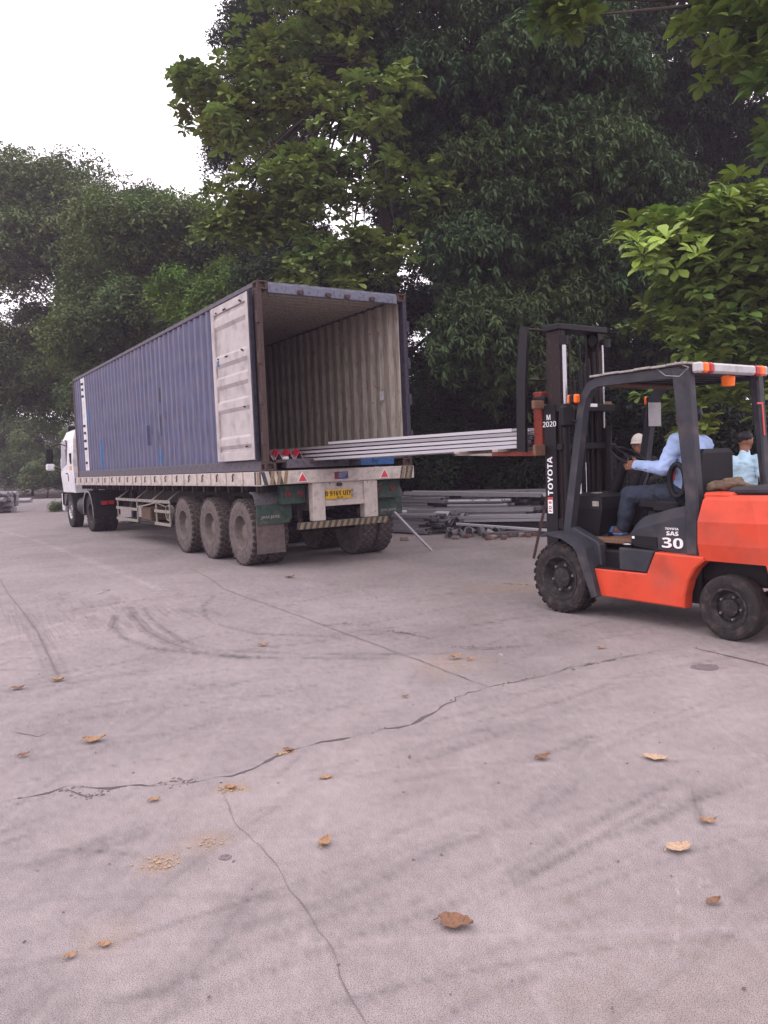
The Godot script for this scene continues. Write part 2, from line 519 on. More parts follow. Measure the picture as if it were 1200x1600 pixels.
func _ready() -> void:
	# ---- camera, sky, sun, air ----
	var cam := Camera3D.new()
	cam.name = "camera"
	cam.transform = Transform3D(Basis(Vector3.RIGHT, -0.0609) * Basis(Vector3(0, 0, 1), -0.0397), Vector3(0, 1.4365, 0))
	cam.fov = rad_to_deg(2.0 * atan(800.0 / 1233.4))
	cam.near = 0.05
	cam.far = 900.0
	add_child(cam)
	cam.current = true
	var we := WorldEnvironment.new()
	we.name = "environment"
	var env := Environment.new()
	var sky := Sky.new()
	var sm := ProceduralSkyMaterial.new()
	sm.sky_top_color = Color(1.0, 0.965, 1.0)
	sm.sky_horizon_color = Color(1.0, 0.97, 0.995)
	sm.sky_curve = 0.2
	sm.ground_bottom_color = Color(0.45, 0.42, 0.42)
	sm.ground_horizon_color = Color(0.8, 0.77, 0.78)
	sm.sky_energy_multiplier = 1.42
	sm.sun_angle_max = 2.0
	sky.sky_material = sm
	env.background_mode = Environment.BG_SKY
	env.sky = sky
	env.ambient_light_source = Environment.AMBIENT_SOURCE_SKY
	env.tonemap_mode = Environment.TONE_MAPPER_LINEAR
	env.tonemap_exposure = 1.0
	env.sdfgi_enabled = true
	env.ssao_enabled = true
	env.ssil_enabled = true
	env.fog_enabled = true
	env.fog_density = 0.0013
	env.fog_light_color = Color(0.93, 0.86, 0.97)
	we.environment = env
	add_child(we)
	var sun := DirectionalLight3D.new()
	sun.name = "sun"
	sun.light_color = Color(1.0, 0.965, 0.95)
	sun.light_energy = 0.24
	sun.light_angular_distance = 14.0
	sun.shadow_enabled = true
	sun.transform = Transform3D(Basis.looking_at(Vector3(0.42, -0.78, -0.46)), Vector3(0, 20, 0))
	add_child(sun)

	make_textures()
	make_materials()
	build_ground()
	build_trees()
	build_container()
	build_trailer()
	build_tractor()
	build_forklift()
	build_load()
	build_pile()
	build_sack()
	build_driver()
	standing("man in grey cap and dark clothes standing beyond the forklift", Vector3(3.675, 0, -11.3), 2.6, 1.69, "shirt black", true, [Vector3(-0.26, 1.10, -0.02), Vector3(-0.12, 1.03, -0.24), Vector3(0.30, 1.13, -0.05), Vector3(0.34, 1.40, -0.20)], true, -0.25)
	standing("man in pale cyan T-shirt standing with his back partly turned beyond the counterweight", Vector3(4.77, 0, -10.4), -0.95, 1.66, "shirt cyan", false, [Vector3(-0.25, 1.06, 0.03), Vector3(-0.24, 0.84, -0.06), Vector3(0.26, 1.06, 0.03), Vector3(0.24, 0.84, -0.06)], false, -0.3)
	standing("man in white T-shirt half hidden behind the forklift's mast", Vector3(2.72, 0, -10.9), 0.9, 1.62, "shirt white", false, [Vector3(-0.25, 1.08, 0.03), Vector3(-0.24, 0.84, -0.03), Vector3(0.26, 1.08, 0.03), Vector3(0.24, 0.84, -0.05)], false)
	build_litter()

func build_trees() -> void:
	var V := func(x: float, y: float, z: float) -> Vector3: return Vector3(x, y, z)
	var mango := [0.056, 0.096, 0.036]
	var dark := [0.036, 0.060, 0.028]
	var shade := [0.018, 0.032, 0.014]  # shrub leaves darkened: deep shade under the trees put into the colour
	var almond := [0.195, 0.260, 0.075]
	# over the road, far left
	tree("mango_tree", "tall full crowned tree at the far left above the white cab", Vector3(-14.0, 0, -43.0), 7.0, 0.45, V.call(-1.0, 0, 0), [[V.call(-2.4, 13.9, 1.0), V.call(4.2, 5.2, 4.3), 48], [V.call(-4.0, 7.2, 0.5), V.call(4.5, 2.8, 4.0), 28], [V.call(1.8, 12.4, 1.5), V.call(2.6, 3.6, 2.8), 20], [V.call(0.5, 6.0, 1.5), V.call(4.0, 2.6, 3.5), 22]], 2, 2.3, 180, [0.118, 0.162, 0.062], 101, "dark bark", "", 0.3, 0, 0.31)
	tree("leafy_tree", "mid green tree left of the container with a pale limb showing", Vector3(-8.2, 0, -35.0), 5.5, 0.30, V.call(-0.4, 0, 0), [[V.call(-0.5, 9.6, 0.5), V.call(4.0, 3.8, 3.4), 42], [V.call(-2.0, 7.0, 2.0), V.call(2.6, 2.8, 2.4), 14], [V.call(3.2, 9.2, 0), V.call(2.6, 2.6, 2.6), 20]], 2, 2.2, 160, [0.112, 0.156, 0.052], 102, "bark", "", 0.3, 0, 0.31)
	tree("leafy_tree", "darker tree crowding behind the middle of the container", Vector3(-4.4, 0, -33.0), 5.0, 0.30, V.call(0.2, 0, 0), [[V.call(0.2, 8.0, 0), V.call(4.0, 4.0, 3.2), 28], [V.call(-1.5, 5.0, 0.6), V.call(3.6, 2.6, 2.6), 16]], 2, 1.9, 180, dark, 103, "dark bark", "", 0.3, 0, 0.30)
	tree("bright_shrub", "yellow green feathery shrub just above the container roof", Vector3(-6.1, 0, -27.8), 5.2, 0.14, V.call(0.1, 0, 0), [[V.call(0.2, 7.3, 0), V.call(1.6, 1.3, 1.3), 20], [V.call(1.0, 6.4, 0), V.call(1.2, 1.0, 1.0), 10]], 2, 1.6, 40, [0.12, 0.21, 0.035], 104)
	# dark tree behind the almond on the left edge of the big mass
	tree("dark_tree", "tall dark tree whose ragged edge stands against the sky", Vector3(-2.6, 0, -27.0), 9.0, 0.4, V.call(0.3, 0, 0), [[V.call(0.2, 14.8, 0), V.call(2.2, 3.2, 2.4), 22], [V.call(-0.8, 11.0, 0), V.call(2.0, 3.0, 2.2), 20], [V.call(1.5, 16.5, 0.5), V.call(3.4, 3.0, 2.8), 11]], 2, 1.4, 100, dark, 105, "dark bark")
	# tropical almond, centre left, with its thin dark trunk
	tree("almond_tree", "light green broad leaved tree with a thin dark trunk above the container", Vector3(0.5, 0, -19.2), 11.0, 0.20, V.call(-0.5, 0, 0), [[V.call(-1.5, 11.2, 0.4), V.call(2.0, 1.9, 1.3), 44], [V.call(-2.3, 7.6, 1.0), V.call(1.9, 1.0, 1.0), 34], [V.call(-3.2, 9.7, 0.4), V.call(1.9, 0.9, 1.0), 30], [V.call(-4.6, 10.4, 0.3), V.call(0.85, 0.35, 0.4), 9], [V.call(-4.3, 9.3, 0.3), V.call(0.6, 0.35, 0.4), 6], [V.call(-3.6, 6.9, 1.0), V.call(1.0, 0.4, 0.4), 10], [V.call(-1.0, 6.0, 1.0), V.call(1.5, 0.7, 1.0), 24], [V.call(-0.8, 9.3, 0.5), V.call(1.7, 1.4, 1.2), 16], [V.call(0.3, 8.0, 0.2), V.call(1.2, 1.2, 1.0), 10]], 1, 1.08, 10, almond, 106, "dark bark", "", 0.12, 0, 0.26)
	# the big drooping mangoes in the middle
	tree("mango_tree", "huge dark mango tree with drooping leaf masses behind the steel pile", Vector3(4.0, 0, -21.8), 8.0, 0.5, V.call(0, 0, 0), [[V.call(-0.6, 10.2, 1.0), V.call(3.4, 4.2, 2.6), 27], [V.call(-0.6, 5.2, 2.2), V.call(2.6, 2.2, 2.0), 17], [V.call(2.0, 7.0, 1.8), V.call(2.6, 2.4, 2.2), 15], [V.call(-2.4, 13.0, 0.5), V.call(2.2, 2.6, 2.2), 13], [V.call(-2.0, 8.0, 1.0), V.call(1.8, 2.4, 2.0), 12]], 0, 1.1, 300, mango, 107, "dark bark", "", 0.25, 0, 0.40)
	tree("mango_tree", "dark mango tree rising behind the forklift's mast", Vector3(9.0, 0, -26.0), 9.0, 0.45, V.call(0, 0, 0), [[V.call(-0.5, 12.0, 0.5), V.call(4.4, 5.0, 3.2), 32], [V.call(-1.0, 6.2, 1.5), V.call(3.8, 3.0, 2.6), 20]], 0, 1.2, 260, dark, 108, "dark bark", "", 0.25, 0, 0.36)
	tree("dark_tree", "dark tree at the back between the two mangoes", Vector3(4.4, 0, -31.0), 9.0, 0.45, V.call(0, 0, 0), [[V.call(0, 10.0, 0), V.call(4.8, 7.5, 2.5), 90], [V.call(0, 3.4, 0), V.call(6.5, 3.2, 2.2), 60]], 2, 2.2, 90, dark, 109, "dark bark")
	tree("dark_tree", "dark tree closing the view at the right behind the almond boughs", Vector3(13.0, 0, -30.0), 8.0, 0.45, V.call(0, 0, 0), [[V.call(0, 9.0, 0), V.call(6.0, 8.0, 2.5), 90], [V.call(-1.0, 3.2, 0), V.call(6.5, 3.2, 2.2), 60]], 2, 2.2, 90, dark, 110, "dark bark")
	tree("dark_tree", "dark low tree filling the gap under the almond beside the container", Vector3(-2.0, 0, -24.0), 3.0, 0.25, V.call(0, 0, 0), [[V.call(0.8, 5.6, 0), V.call(3.4, 2.6, 2.0), 46], [V.call(1.6, 2.6, 0.5), V.call(3.4, 2.4, 1.8), 40]], 2, 1.6, 80, dark, 111, "dark bark")
	# almond close on the right: each near leaf built
	var al := tree("almond_tree", "bright almond bough with large glossy leaves over the forklift at the right", Vector3(6.95, 0, -13.2), 4.2, 0.22, V.call(-0.3, 0, 0), [[V.call(-1.6, 4.5, 0.9), V.call(1.45, 0.75, 0.9), 44], [V.call(-0.4, 4.7, 0.6), V.call(1.5, 0.9, 1.0), 22], [V.call(-1.3, 3.2, 0.2), V.call(1.4, 0.8, 0.8), 18], [V.call(-1.4, 2.3, 0.0), V.call(1.3, 0.7, 0.7), 9], [V.call(0.3, 3.0, 0.6), V.call(1.2, 1.2, 0.8), 12]], 1, 1.05, 11, [0.195, 0.275, 0.064], 112, "bark", "", 0.12, 0, 0.34)
	var spots := []
	rng.seed = 5150
	for i in 42:
		var a := rng.randf_range(-0.6, PI + 0.6)
		spots.append(Vector3(-1.6 + 1.65 * cos(a) * rng.randf_range(0.35, 1.0), 4.35 + 0.8 * sin(a) * rng.randf_range(0.3, 1.05), 1.55 + rng.randf_range(-0.3, 0.6)))
	rosettes(al, spots, 1.15, [0.30, 0.41, 0.10], 77)
	var hang := tree("almond_tree", "almond bough hanging into the upper right corner", Vector3(7.75, 0, -11.5), 7.0, 0.2, V.call(-0.6, 0, 0), [[V.call(-2.4, 6.6, 1.2), V.call(1.1, 0.8, 0.8), 18], [V.call(-2.6, 5.6, 1.7), V.call(0.7, 0.45, 0.5), 9], [V.call(-4.2, 7.9, 1.4), V.call(1.6, 0.30, 0.6), 7], [V.call(-5.3, 6.85, 1.5), V.call(0.22, 0.40, 0.25), 5]], 1, 1.05, 10, [0.120, 0.185, 0.045], 113, "bark", "", 0.12, 0, 0.3)
	# undergrowth behind the pile
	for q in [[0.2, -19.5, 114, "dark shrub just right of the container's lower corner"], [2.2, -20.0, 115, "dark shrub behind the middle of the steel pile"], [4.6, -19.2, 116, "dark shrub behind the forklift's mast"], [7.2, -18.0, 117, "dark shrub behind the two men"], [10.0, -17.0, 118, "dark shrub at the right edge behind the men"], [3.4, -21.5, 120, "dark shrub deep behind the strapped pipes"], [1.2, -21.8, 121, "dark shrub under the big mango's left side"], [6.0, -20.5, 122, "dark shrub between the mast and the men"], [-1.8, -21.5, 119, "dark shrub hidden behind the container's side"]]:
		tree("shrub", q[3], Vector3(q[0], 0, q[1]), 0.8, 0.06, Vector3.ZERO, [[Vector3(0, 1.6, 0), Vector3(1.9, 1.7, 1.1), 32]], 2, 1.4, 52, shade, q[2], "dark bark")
	# far beyond the bend
	for q in [[-23.4, -55.0, 201, 0.10, 2.2, "small young tree with a thin stem beyond the bend"], [-27.5, -62.0, 202, 0.2, 5.4, "pale tree at the far left edge beyond the bend"], [-20.0, -60.0, 203, 0.2, 5.6, "pale tree just left of the lorry's cab, beyond the bend"], [-33.0, -66.0, 204, 0.3, 6.5, "far tree half cut by the left edge"], [-25.5, -72.0, 205, 0.3, 8.0, "furthest tree seen under the big crown"], [-15.5, -52.0, 206, 0.2, 5.6, "tree behind the lorry's cab beside the road"]]:
		var h: float = q[4]
		tree("roadside_tree", q[5], Vector3(q[0], 0, q[1]), h * 0.45, q[3] * 0.5, Vector3.ZERO, [[Vector3(0, h * 0.72, 0), Vector3(h * 0.62, h * 0.42, h * 0.5), 60], [Vector3(0, h * 0.38, 0), Vector3(h * 0.7, h * 0.3, h * 0.4), 40 if h > 3.0 else 2]], 2, 2.0, 36, [0.110, 0.158, 0.055], q[2])
	for q in [[-13.2, -33.0, 301, "tuft of green weeds at the road edge beyond the lorry's cab"]]:
		tree("weed_clump", q[3], Vector3(q[0], 0, q[1]), 0.15, 0.02, Vector3.ZERO, [[Vector3(0, 0.2, 0), Vector3(0.7, 0.16, 0.7), 8]], 2, 1.0, 20, [0.08, 0.12, 0.035], q[2])

# ---- the yard ----
var gz := PackedFloat32Array()
var gtint := PackedFloat32Array()
const GC := 520

func grid_x(i: int, z: float) -> float:
	return (float(i) / (GC - 1) * 2.0 - 1.0) * (0.95 + 0.585 * absf(z)) - 0.2

# A worn mark along a line: darkens (or lightens) the concrete within w of it; ragged by noise.
func stroke(line: PackedVector2Array, w: float, amount: float, nz: FastNoiseLite) -> void:
	for s in line.size() - 1:
		var a := line[s]
		var b := line[s + 1]
		var zl := minf(a.y, b.y) - w
		var zh := maxf(a.y, b.y) + w
		var ab := b - a
		var l2 := ab.length_squared()
		for r in gz.size():
			var z := gz[r]
			if z < zl or z > zh:
				continue
			var half := 0.95 + 0.585 * absf(z)
			var xl := minf(a.x, b.x) - w
			var xh := maxf(a.x, b.x) + w
			var i0 := maxi(0, int(((xl + 0.2) / half + 1.0) / 2.0 * (GC - 1)))
			var i1 := mini(GC - 1, int(((xh + 0.2) / half + 1.0) / 2.0 * (GC - 1)) + 1)
			for i in range(i0, i1 + 1):
				var p := Vector2(grid_x(i, z), z)
				var h := clampf((p - a).dot(ab) / l2, 0.0, 1.0)
				if (h == 0.0 and s > 0):
					continue
				var d := p.distance_to(a + ab * h) / w
				if d < 1.0:
					var e := (1.0 - d * d)
					var k := clampf(0.68 + 0.8 * nz.get_noise_2d(p.x * 3.0, p.y * 3.0) + 0.4 * nz.get_noise_2d(p.x * 40.0, p.y * 40.0) + 0.35 * cos(d * 8.0), 0.0, 1.3)
					var at := r * GC + i
					gtint[at] = gtint[at] * (1.0 - amount * e * k)

var cracks := [[PackedVector2Array([Vector2(-1.756, -3.427), Vector2(-1.666, -3.479), Vector2(-1.582, -3.519), Vector2(-1.518, -3.577), Vector2(-1.378, -3.521), Vector2(-1.231, -3.564), Vector2(-1.120, -3.539), Vector2(-0.936, -3.564), Vector2(-0.772, -3.638), Vector2(-0.638, -3.750), Vector2(-0.547, -3.893), Vector2(-0.382, -4.049), Vector2(-0.217, -4.097), Vector2(-0.047, -4.188), Vector2(0.094, -4.265), Vector2(0.229, -4.438), Vector2(0.403, -4.725), Vector2(0.625, -4.928)]), 0.0135, 1.6],
		[PackedVector2Array([Vector2(-1.524, -3.556), Vector2(-1.420, -3.476), Vector2(-1.363, -3.457), Vector2(-1.323, -3.488)]), 0.012, 1.0],
		[PackedVector2Array([Vector2(-1.123, -3.546), Vector2(-1.055, -3.591), Vector2(-0.941, -3.587)]), 0.012, 1.0],
		[PackedVector2Array([Vector2(0.625, -4.928), Vector2(0.851, -5.059), Vector2(1.270, -5.319), Vector2(1.798, -5.596)]), 0.012, 1.6],
		[PackedVector2Array([Vector2(-0.810, -3.530), Vector2(-0.749, -3.399), Vector2(-0.707, -3.298), Vector2(-0.662, -3.131), Vector2(-0.557, -2.970), Vector2(-0.432, -2.766), Vector2(-0.376, -2.592), Vector2(-0.301, -2.490), Vector2(-0.250, -2.363), Vector2(-0.200, -2.263), Vector2(-0.178, -2.144), Vector2(-0.138, -2.036), Vector2(-0.098, -1.948), Vector2(-0.052, -1.857)]), 0.0034, 0.6],
		[PackedVector2Array([Vector2(2.216, -5.722), Vector2(2.335, -5.507), Vector2(2.421, -5.347), Vector2(2.570, -5.037)]), 0.022, 1.3],
		[PackedVector2Array([Vector2(-0.041, -6.751), Vector2(0.175, -6.582), Vector2(0.351, -6.379)]), 0.015, 1.4],
		[PackedVector2Array([Vector2(0.456, -6.066), Vector2(0.697, -6.003), Vector2(0.958, -5.937)]), 0.015, 1.6],
		[PackedVector2Array([Vector2(-3.496, -9.410), Vector2(-3.436, -9.681), Vector2(-3.510, -9.849)]), 0.02, 1.0],
		[PackedVector2Array([Vector2(-0.618, -7.052), Vector2(-0.390, -7.121), Vector2(-0.154, -6.962)]), 0.012, 1.3],
		[PackedVector2Array([Vector2(-2.256, -4.459), Vector2(-1.974, -4.320), Vector2(-1.877, -4.526)]), 0.008, 1.5],
		[PackedVector2Array([Vector2(1.371, -9.048), Vector2(1.627, -8.838)]), 0.015, 1.4]]
var comb := PackedVector2Array([Vector2(-4.052, -8.243), Vector2(-2.295, -9.214), Vector2(-3.496, -9.410), Vector2(-2.466, -7.500)])

func build_ground() -> void:
	var nz := FastNoiseLite.new()
	nz.seed = 5
	nz.frequency = 0.5
	nz.fractal_octaves = 4
	var z := -0.9
	while z > -64.0:
		gz.append(z)
		z *= 1.0088
	gtint.resize(gz.size() * GC)
	gtint.fill(1.0)
	# tyre sweeps, skids and dirt tracks
	for s in [[PackedVector2Array([Vector2(-0.051, -2.366), Vector2(0.157, -2.476), Vector2(0.449, -2.654), Vector2(0.679, -2.818), Vector2(0.987, -2.998), Vector2(1.623, -3.411)]), 0.03, 0.20],
		[PackedVector2Array([Vector2(0.515, -1.914), Vector2(0.800, -2.126), Vector2(1.070, -2.429), Vector2(1.252, -2.592)]), 0.05, 0.22],
		[PackedVector2Array([Vector2(-1.210, -2.297), Vector2(-1.073, -2.435), Vector2(-0.925, -2.612)]), 0.05, 0.13],
		[PackedVector2Array([Vector2(-0.818, -2.037), Vector2(-0.710, -2.108), Vector2(-0.597, -2.156), Vector2(-0.403, -2.324), Vector2(-0.051, -2.548)]), 0.03, 0.18],
		[PackedVector2Array([Vector2(-0.655, -1.980), Vector2(-0.381, -2.171), Vector2(-0.051, -2.383)]), 0.025, 0.22],
		[PackedVector2Array([Vector2(-0.494, -2.396), Vector2(-0.301, -2.490), Vector2(-0.051, -2.662), Vector2(0.347, -2.972), Vector2(0.787, -3.354)]), 0.035, 0.17],
		[PackedVector2Array([Vector2(-1.618, -3.140), Vector2(-1.389, -3.360), Vector2(-1.035, -3.495)]), 0.03, 0.16],
		[PackedVector2Array([Vector2(-1.335, -2.850), Vector2(-1.186, -2.996), Vector2(-0.954, -3.198)]), 0.06, 0.20],
		[PackedVector2Array([Vector2(-0.887, -2.494), Vector2(-0.755, -2.814), Vector2(-0.531, -3.220), Vector2(-0.287, -3.604)]), 0.07, 0.17],
		[PackedVector2Array([Vector2(-0.656, -2.105), Vector2(-0.567, -2.271), Vector2(-0.496, -2.662)]), 0.09, 0.16],
		[PackedVector2Array([Vector2(-1.033, -2.001), Vector2(-1.014, -2.113), Vector2(-0.951, -2.177)]), 0.05, 0.22],
		[PackedVector2Array([Vector2(-0.050, -2.953), Vector2(0.513, -3.380), Vector2(1.260, -3.947), Vector2(2.236, -4.607)]), 0.03, 0.15],
		[PackedVector2Array([Vector2(-0.049, -3.301), Vector2(0.421, -3.533), Vector2(0.909, -3.848)]), 0.03, 0.14],
		[PackedVector2Array([Vector2(0.010, -3.500), Vector2(0.561, -3.673), Vector2(0.794, -3.907), Vector2(1.322, -4.037)]), 0.04, 0.12],
		[PackedVector2Array([Vector2(0.925, -2.923), Vector2(1.298, -3.238), Vector2(1.757, -3.627)]), 0.04, 0.20],
		[PackedVector2Array([Vector2(0.078, -3.808), Vector2(0.475, -3.942), Vector2(0.990, -4.179)]), 0.03, 0.10],
		[PackedVector2Array([Vector2(-2.832, -8.498), Vector2(-2.586, -7.940), Vector2(-2.224, -7.162), Vector2(-1.881, -6.633), Vector2(-1.526, -6.229), Vector2(-1.119, -5.955)]), 0.07, 0.42],
		[PackedVector2Array([Vector2(-2.782, -7.981), Vector2(-2.602, -7.377), Vector2(-2.310, -6.833), Vector2(-1.970, -6.437), Vector2(-1.568, -6.194), Vector2(-1.019, -5.939), Vector2(-0.043, -5.781)]), 0.05, 0.44],
		[PackedVector2Array([Vector2(-2.606, -8.373), Vector2(-2.266, -7.552), Vector2(-1.756, -6.635), Vector2(-1.376, -6.247), Vector2(-0.634, -5.997), Vector2(0.439, -5.860)]), 0.045, 0.38],
		[PackedVector2Array([Vector2(-1.997, -9.052), Vector2(-1.972, -8.385), Vector2(-1.823, -7.782), Vector2(-1.582, -7.297), Vector2(-1.161, -6.829), Vector2(-0.474, -6.601), Vector2(0.068, -6.652)]), 0.035, 0.38],
		[PackedVector2Array([Vector2(-2.746, -8.403), Vector2(-2.574, -8.006)]), 0.03, 0.50],
		[PackedVector2Array([Vector2(-3.010, -6.019), Vector2(-2.945, -6.314)]), 0.03, 0.20],
		[PackedVector2Array([Vector2(-3.903, -8.391), Vector2(-3.232, -7.212), Vector2(-2.676, -6.166), Vector2(-2.367, -5.561)]), 0.1, 0.28],
		[PackedVector2Array([Vector2(-2.374, -4.704), Vector2(-2.309, -5.089), Vector2(-2.135, -5.527), Vector2(-1.809, -5.650)]), 0.1, 0.14],
		[PackedVector2Array([Vector2(-1.504, -4.781), Vector2(-1.174, -5.078), Vector2(-0.813, -5.500)]), 0.03, 0.12],
		[PackedVector2Array([Vector2(0.475, -3.317), Vector2(0.610, -3.304)]), 0.008, 0.35],
		[PackedVector2Array([Vector2(1.252, -3.561), Vector2(1.309, -3.595)]), 0.02, 0.50],
		[PackedVector2Array([Vector2(1.271, -3.307), Vector2(1.219, -3.121), Vector2(1.182, -2.954)]), 0.025, 0.30],
		[PackedVector2Array([Vector2(0.273, -3.874), Vector2(0.877, -4.300), Vector2(1.597, -4.981), Vector2(2.755, -5.670)]), 0.05, 0.12],
		[PackedVector2Array([Vector2(0.515, -6.778), Vector2(1.430, -7.171), Vector2(1.938, -6.025)]), 0.08, 0.10],
		[PackedVector2Array([Vector2(-2.527, -10.179), Vector2(-1.575, -10.499), Vector2(-0.667, -9.687)]), 0.2, 0.08],
		[PackedVector2Array([Vector2(-12.568, -24.549), Vector2(-10.891, -22.318), Vector2(-7.891, -17.923), Vector2(-4.747, -12.866), Vector2(-2.800, -9.672)]), 0.1, -0.22],
		[PackedVector2Array([Vector2(-2.810, -9.432), Vector2(-3.063, -8.214), Vector2(-3.298, -7.365), Vector2(-3.439, -6.907)]), 0.06, -0.18],
		[PackedVector2Array([Vector2(0.944, -2.595), Vector2(0.865, -2.372), Vector2(0.787, -2.184)]), 0.008, -0.40],
		[PackedVector2Array([Vector2(1.022, -2.589), Vector2(0.951, -2.438)]), 0.006, -0.35],
		[PackedVector2Array([Vector2(-5.226, -13.018), Vector2(-3.436, -10.420)]), 0.05, -0.10]]:
		stroke(s[0], s[1], s[2], nz)
	rng.seed = 61
	for i in 330:
		# many faint sweeps of turning tyres, most running the same way
		var a := rng.randf_range(0.25, 0.75) if i % 4 else rng.randf_range(-0.5, 1.4)
		var p := Vector2(rng.randf_range(-4.5, 5.0), -rng.randf_range(1.6, 9.5))
		var l := rng.randf_range(0.25, 1.6)
		var bend := rng.randf_range(-0.35, 0.35)
		var ln := PackedVector2Array()
		for k in 5:
			ln.append(p)
			p += Vector2(cos(a), -sin(a)) * l / 4.0
			a += bend / 4.0
		stroke(ln, rng.randf_range(0.008, 0.03), rng.randf_range(0.08, 0.26), nz)
	var st := SurfaceTool.new()
	st.begin(Mesh.PRIMITIVE_TRIANGLES)
	var tans := [[Vector2(-0.875, -2.824), 0.06, 0.6], [Vector2(-0.725, -3.465), 0.07, 0.6], [Vector2(-0.888, -2.372), 0.1, 0.28], [Vector2(-0.314, -3.554), 0.06, 0.4], [Vector2(-0.729, -2.963), 0.09, 0.3], [Vector2(1.328, -8.775), 0.4, 0.35], [Vector2(0.415, -5.576), 0.3, 0.3], [Vector2(-0.534, -3.918), 0.04, 0.7], [Vector2(0.824, -1.992), 0.5, 0.12]]
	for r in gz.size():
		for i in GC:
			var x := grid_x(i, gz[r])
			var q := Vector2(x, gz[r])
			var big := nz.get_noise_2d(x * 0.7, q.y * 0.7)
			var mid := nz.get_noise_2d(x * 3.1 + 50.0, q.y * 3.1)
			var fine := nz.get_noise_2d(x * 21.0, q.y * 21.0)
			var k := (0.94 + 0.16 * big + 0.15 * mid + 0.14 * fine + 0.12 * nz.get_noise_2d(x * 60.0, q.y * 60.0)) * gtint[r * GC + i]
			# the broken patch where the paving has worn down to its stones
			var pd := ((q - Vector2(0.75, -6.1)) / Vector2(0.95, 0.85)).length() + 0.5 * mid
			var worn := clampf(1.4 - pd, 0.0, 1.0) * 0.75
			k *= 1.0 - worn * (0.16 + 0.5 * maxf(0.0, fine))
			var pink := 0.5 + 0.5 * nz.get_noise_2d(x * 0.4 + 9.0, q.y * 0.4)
			# soil mixes tracked earth with tree shade painted into the colour: thickest by the steel pile, thinning over the yard
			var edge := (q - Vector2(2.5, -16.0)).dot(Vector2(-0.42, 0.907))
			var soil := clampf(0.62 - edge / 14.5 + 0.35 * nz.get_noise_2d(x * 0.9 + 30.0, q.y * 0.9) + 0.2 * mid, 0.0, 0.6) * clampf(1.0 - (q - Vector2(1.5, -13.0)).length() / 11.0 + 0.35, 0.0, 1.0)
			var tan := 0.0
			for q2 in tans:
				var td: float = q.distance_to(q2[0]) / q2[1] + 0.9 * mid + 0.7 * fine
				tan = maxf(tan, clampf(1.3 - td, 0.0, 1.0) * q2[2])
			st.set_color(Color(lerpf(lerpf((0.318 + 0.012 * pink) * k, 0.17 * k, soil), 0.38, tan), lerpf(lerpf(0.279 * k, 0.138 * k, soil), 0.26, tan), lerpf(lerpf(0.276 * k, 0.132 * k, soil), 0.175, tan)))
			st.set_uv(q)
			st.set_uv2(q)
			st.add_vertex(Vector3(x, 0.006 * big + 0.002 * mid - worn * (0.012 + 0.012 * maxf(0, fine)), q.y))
	for r in gz.size() - 1:
		for i in GC - 1:
			var a := r * GC + i
			for k in [a, a + GC, a + 1, a + 1, a + GC, a + GC + 1]:
				st.add_index(k)
	st.generate_normals()
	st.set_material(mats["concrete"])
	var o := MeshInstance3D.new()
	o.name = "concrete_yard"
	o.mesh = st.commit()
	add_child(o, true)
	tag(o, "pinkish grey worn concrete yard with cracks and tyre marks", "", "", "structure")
	# the yard goes on to the sides and to the horizon
	var b := MB.new()
	b.col = Color(0.33, 0.286, 0.285)
	b.bb(-500, -0.35, -500, 500, -0.015, 500)
	var far := part("ground", b, mats["concrete plain"], self, true)
	tag(far, "grey concrete ground running on to the horizon", "", "", "structure")
	b = MB.new()
	for k in [[PackedVector2Array([Vector2(-4.311, -8.158), Vector2(-3.864, -8.275), Vector2(-3.495, -8.452), Vector2(-3.110, -8.677), Vector2(-2.564, -9.098), Vector2(-1.968, -9.464)]), 0.008, 0.35],
		[PackedVector2Array([Vector2(-1.968, -9.464), Vector2(-1.209, -8.178), Vector2(-0.625, -7.139), Vector2(-0.042, -6.108), Vector2(0.147, -5.770), Vector2(0.523, -5.107), Vector2(0.625, -4.928)]), 0.01, 0.5],
		[PackedVector2Array([Vector2(-5.558, -11.290), Vector2(-4.770, -9.860), Vector2(-3.903, -8.391), Vector2(-3.232, -7.212), Vector2(-2.720, -6.235), Vector2(-2.390, -5.615)]), 0.014, 0.35],
		[PackedVector2Array([Vector2(-1.968, -9.464), Vector2(-2.327, -10.410), Vector2(-2.849, -11.518)]), 0.012, 0.5]]:
		ribbon(b, k[0], k[1], k[2], nz)
	part("joint", b, mats["joint dirt"], o)
	var n := 0
	for k in cracks:
		b = MB.new()
		ribbon(b, k[0], k[1], k[2], nz)
		part("crack", b, mats["crack dirt" if k[1] > 0.009 else "joint dirt"], o)
	# comb marks drawn in the wet concrete at the left
	b = MB.new()
	rng.seed = 91
	for k in 150:
		var a: Vector2 = comb[0].lerp(comb[1], k / 150.0) + Vector2(rng.randf_range(-0.005, 0.005), 0)
		var d: Vector2 = (comb[3] - comb[2]).normalized()
		for piece in 3:
			var s0 := rng.randf_range(-0.9, 1.3)
			ribbon(b, PackedVector2Array([a + d * s0, a + d * (s0 + rng.randf_range(0.2, 0.8))]), 0.004, 0.1, nz)
	tag(part("comb_mark", b, mats["joint dirt"], o), "", "", "", "stuff")
	# forest floor and verges
	b = MB.new()
	b.prism(PackedVector2Array([Vector2(60, 9), Vector2(7.5, 15.2), Vector2(2.2, 16.2), Vector2(-1.0, 20.5), Vector2(-6.5, 29.5), Vector2(-12.5, 41), Vector2(-17, 50), Vector2(-30, 58), Vector2(-90, 66), Vector2(-90, 240), Vector2(240, 240), Vector2(240, 9)]), 0.3, Transform3D(FLAT, Vector3(0, -0.12, 0)))
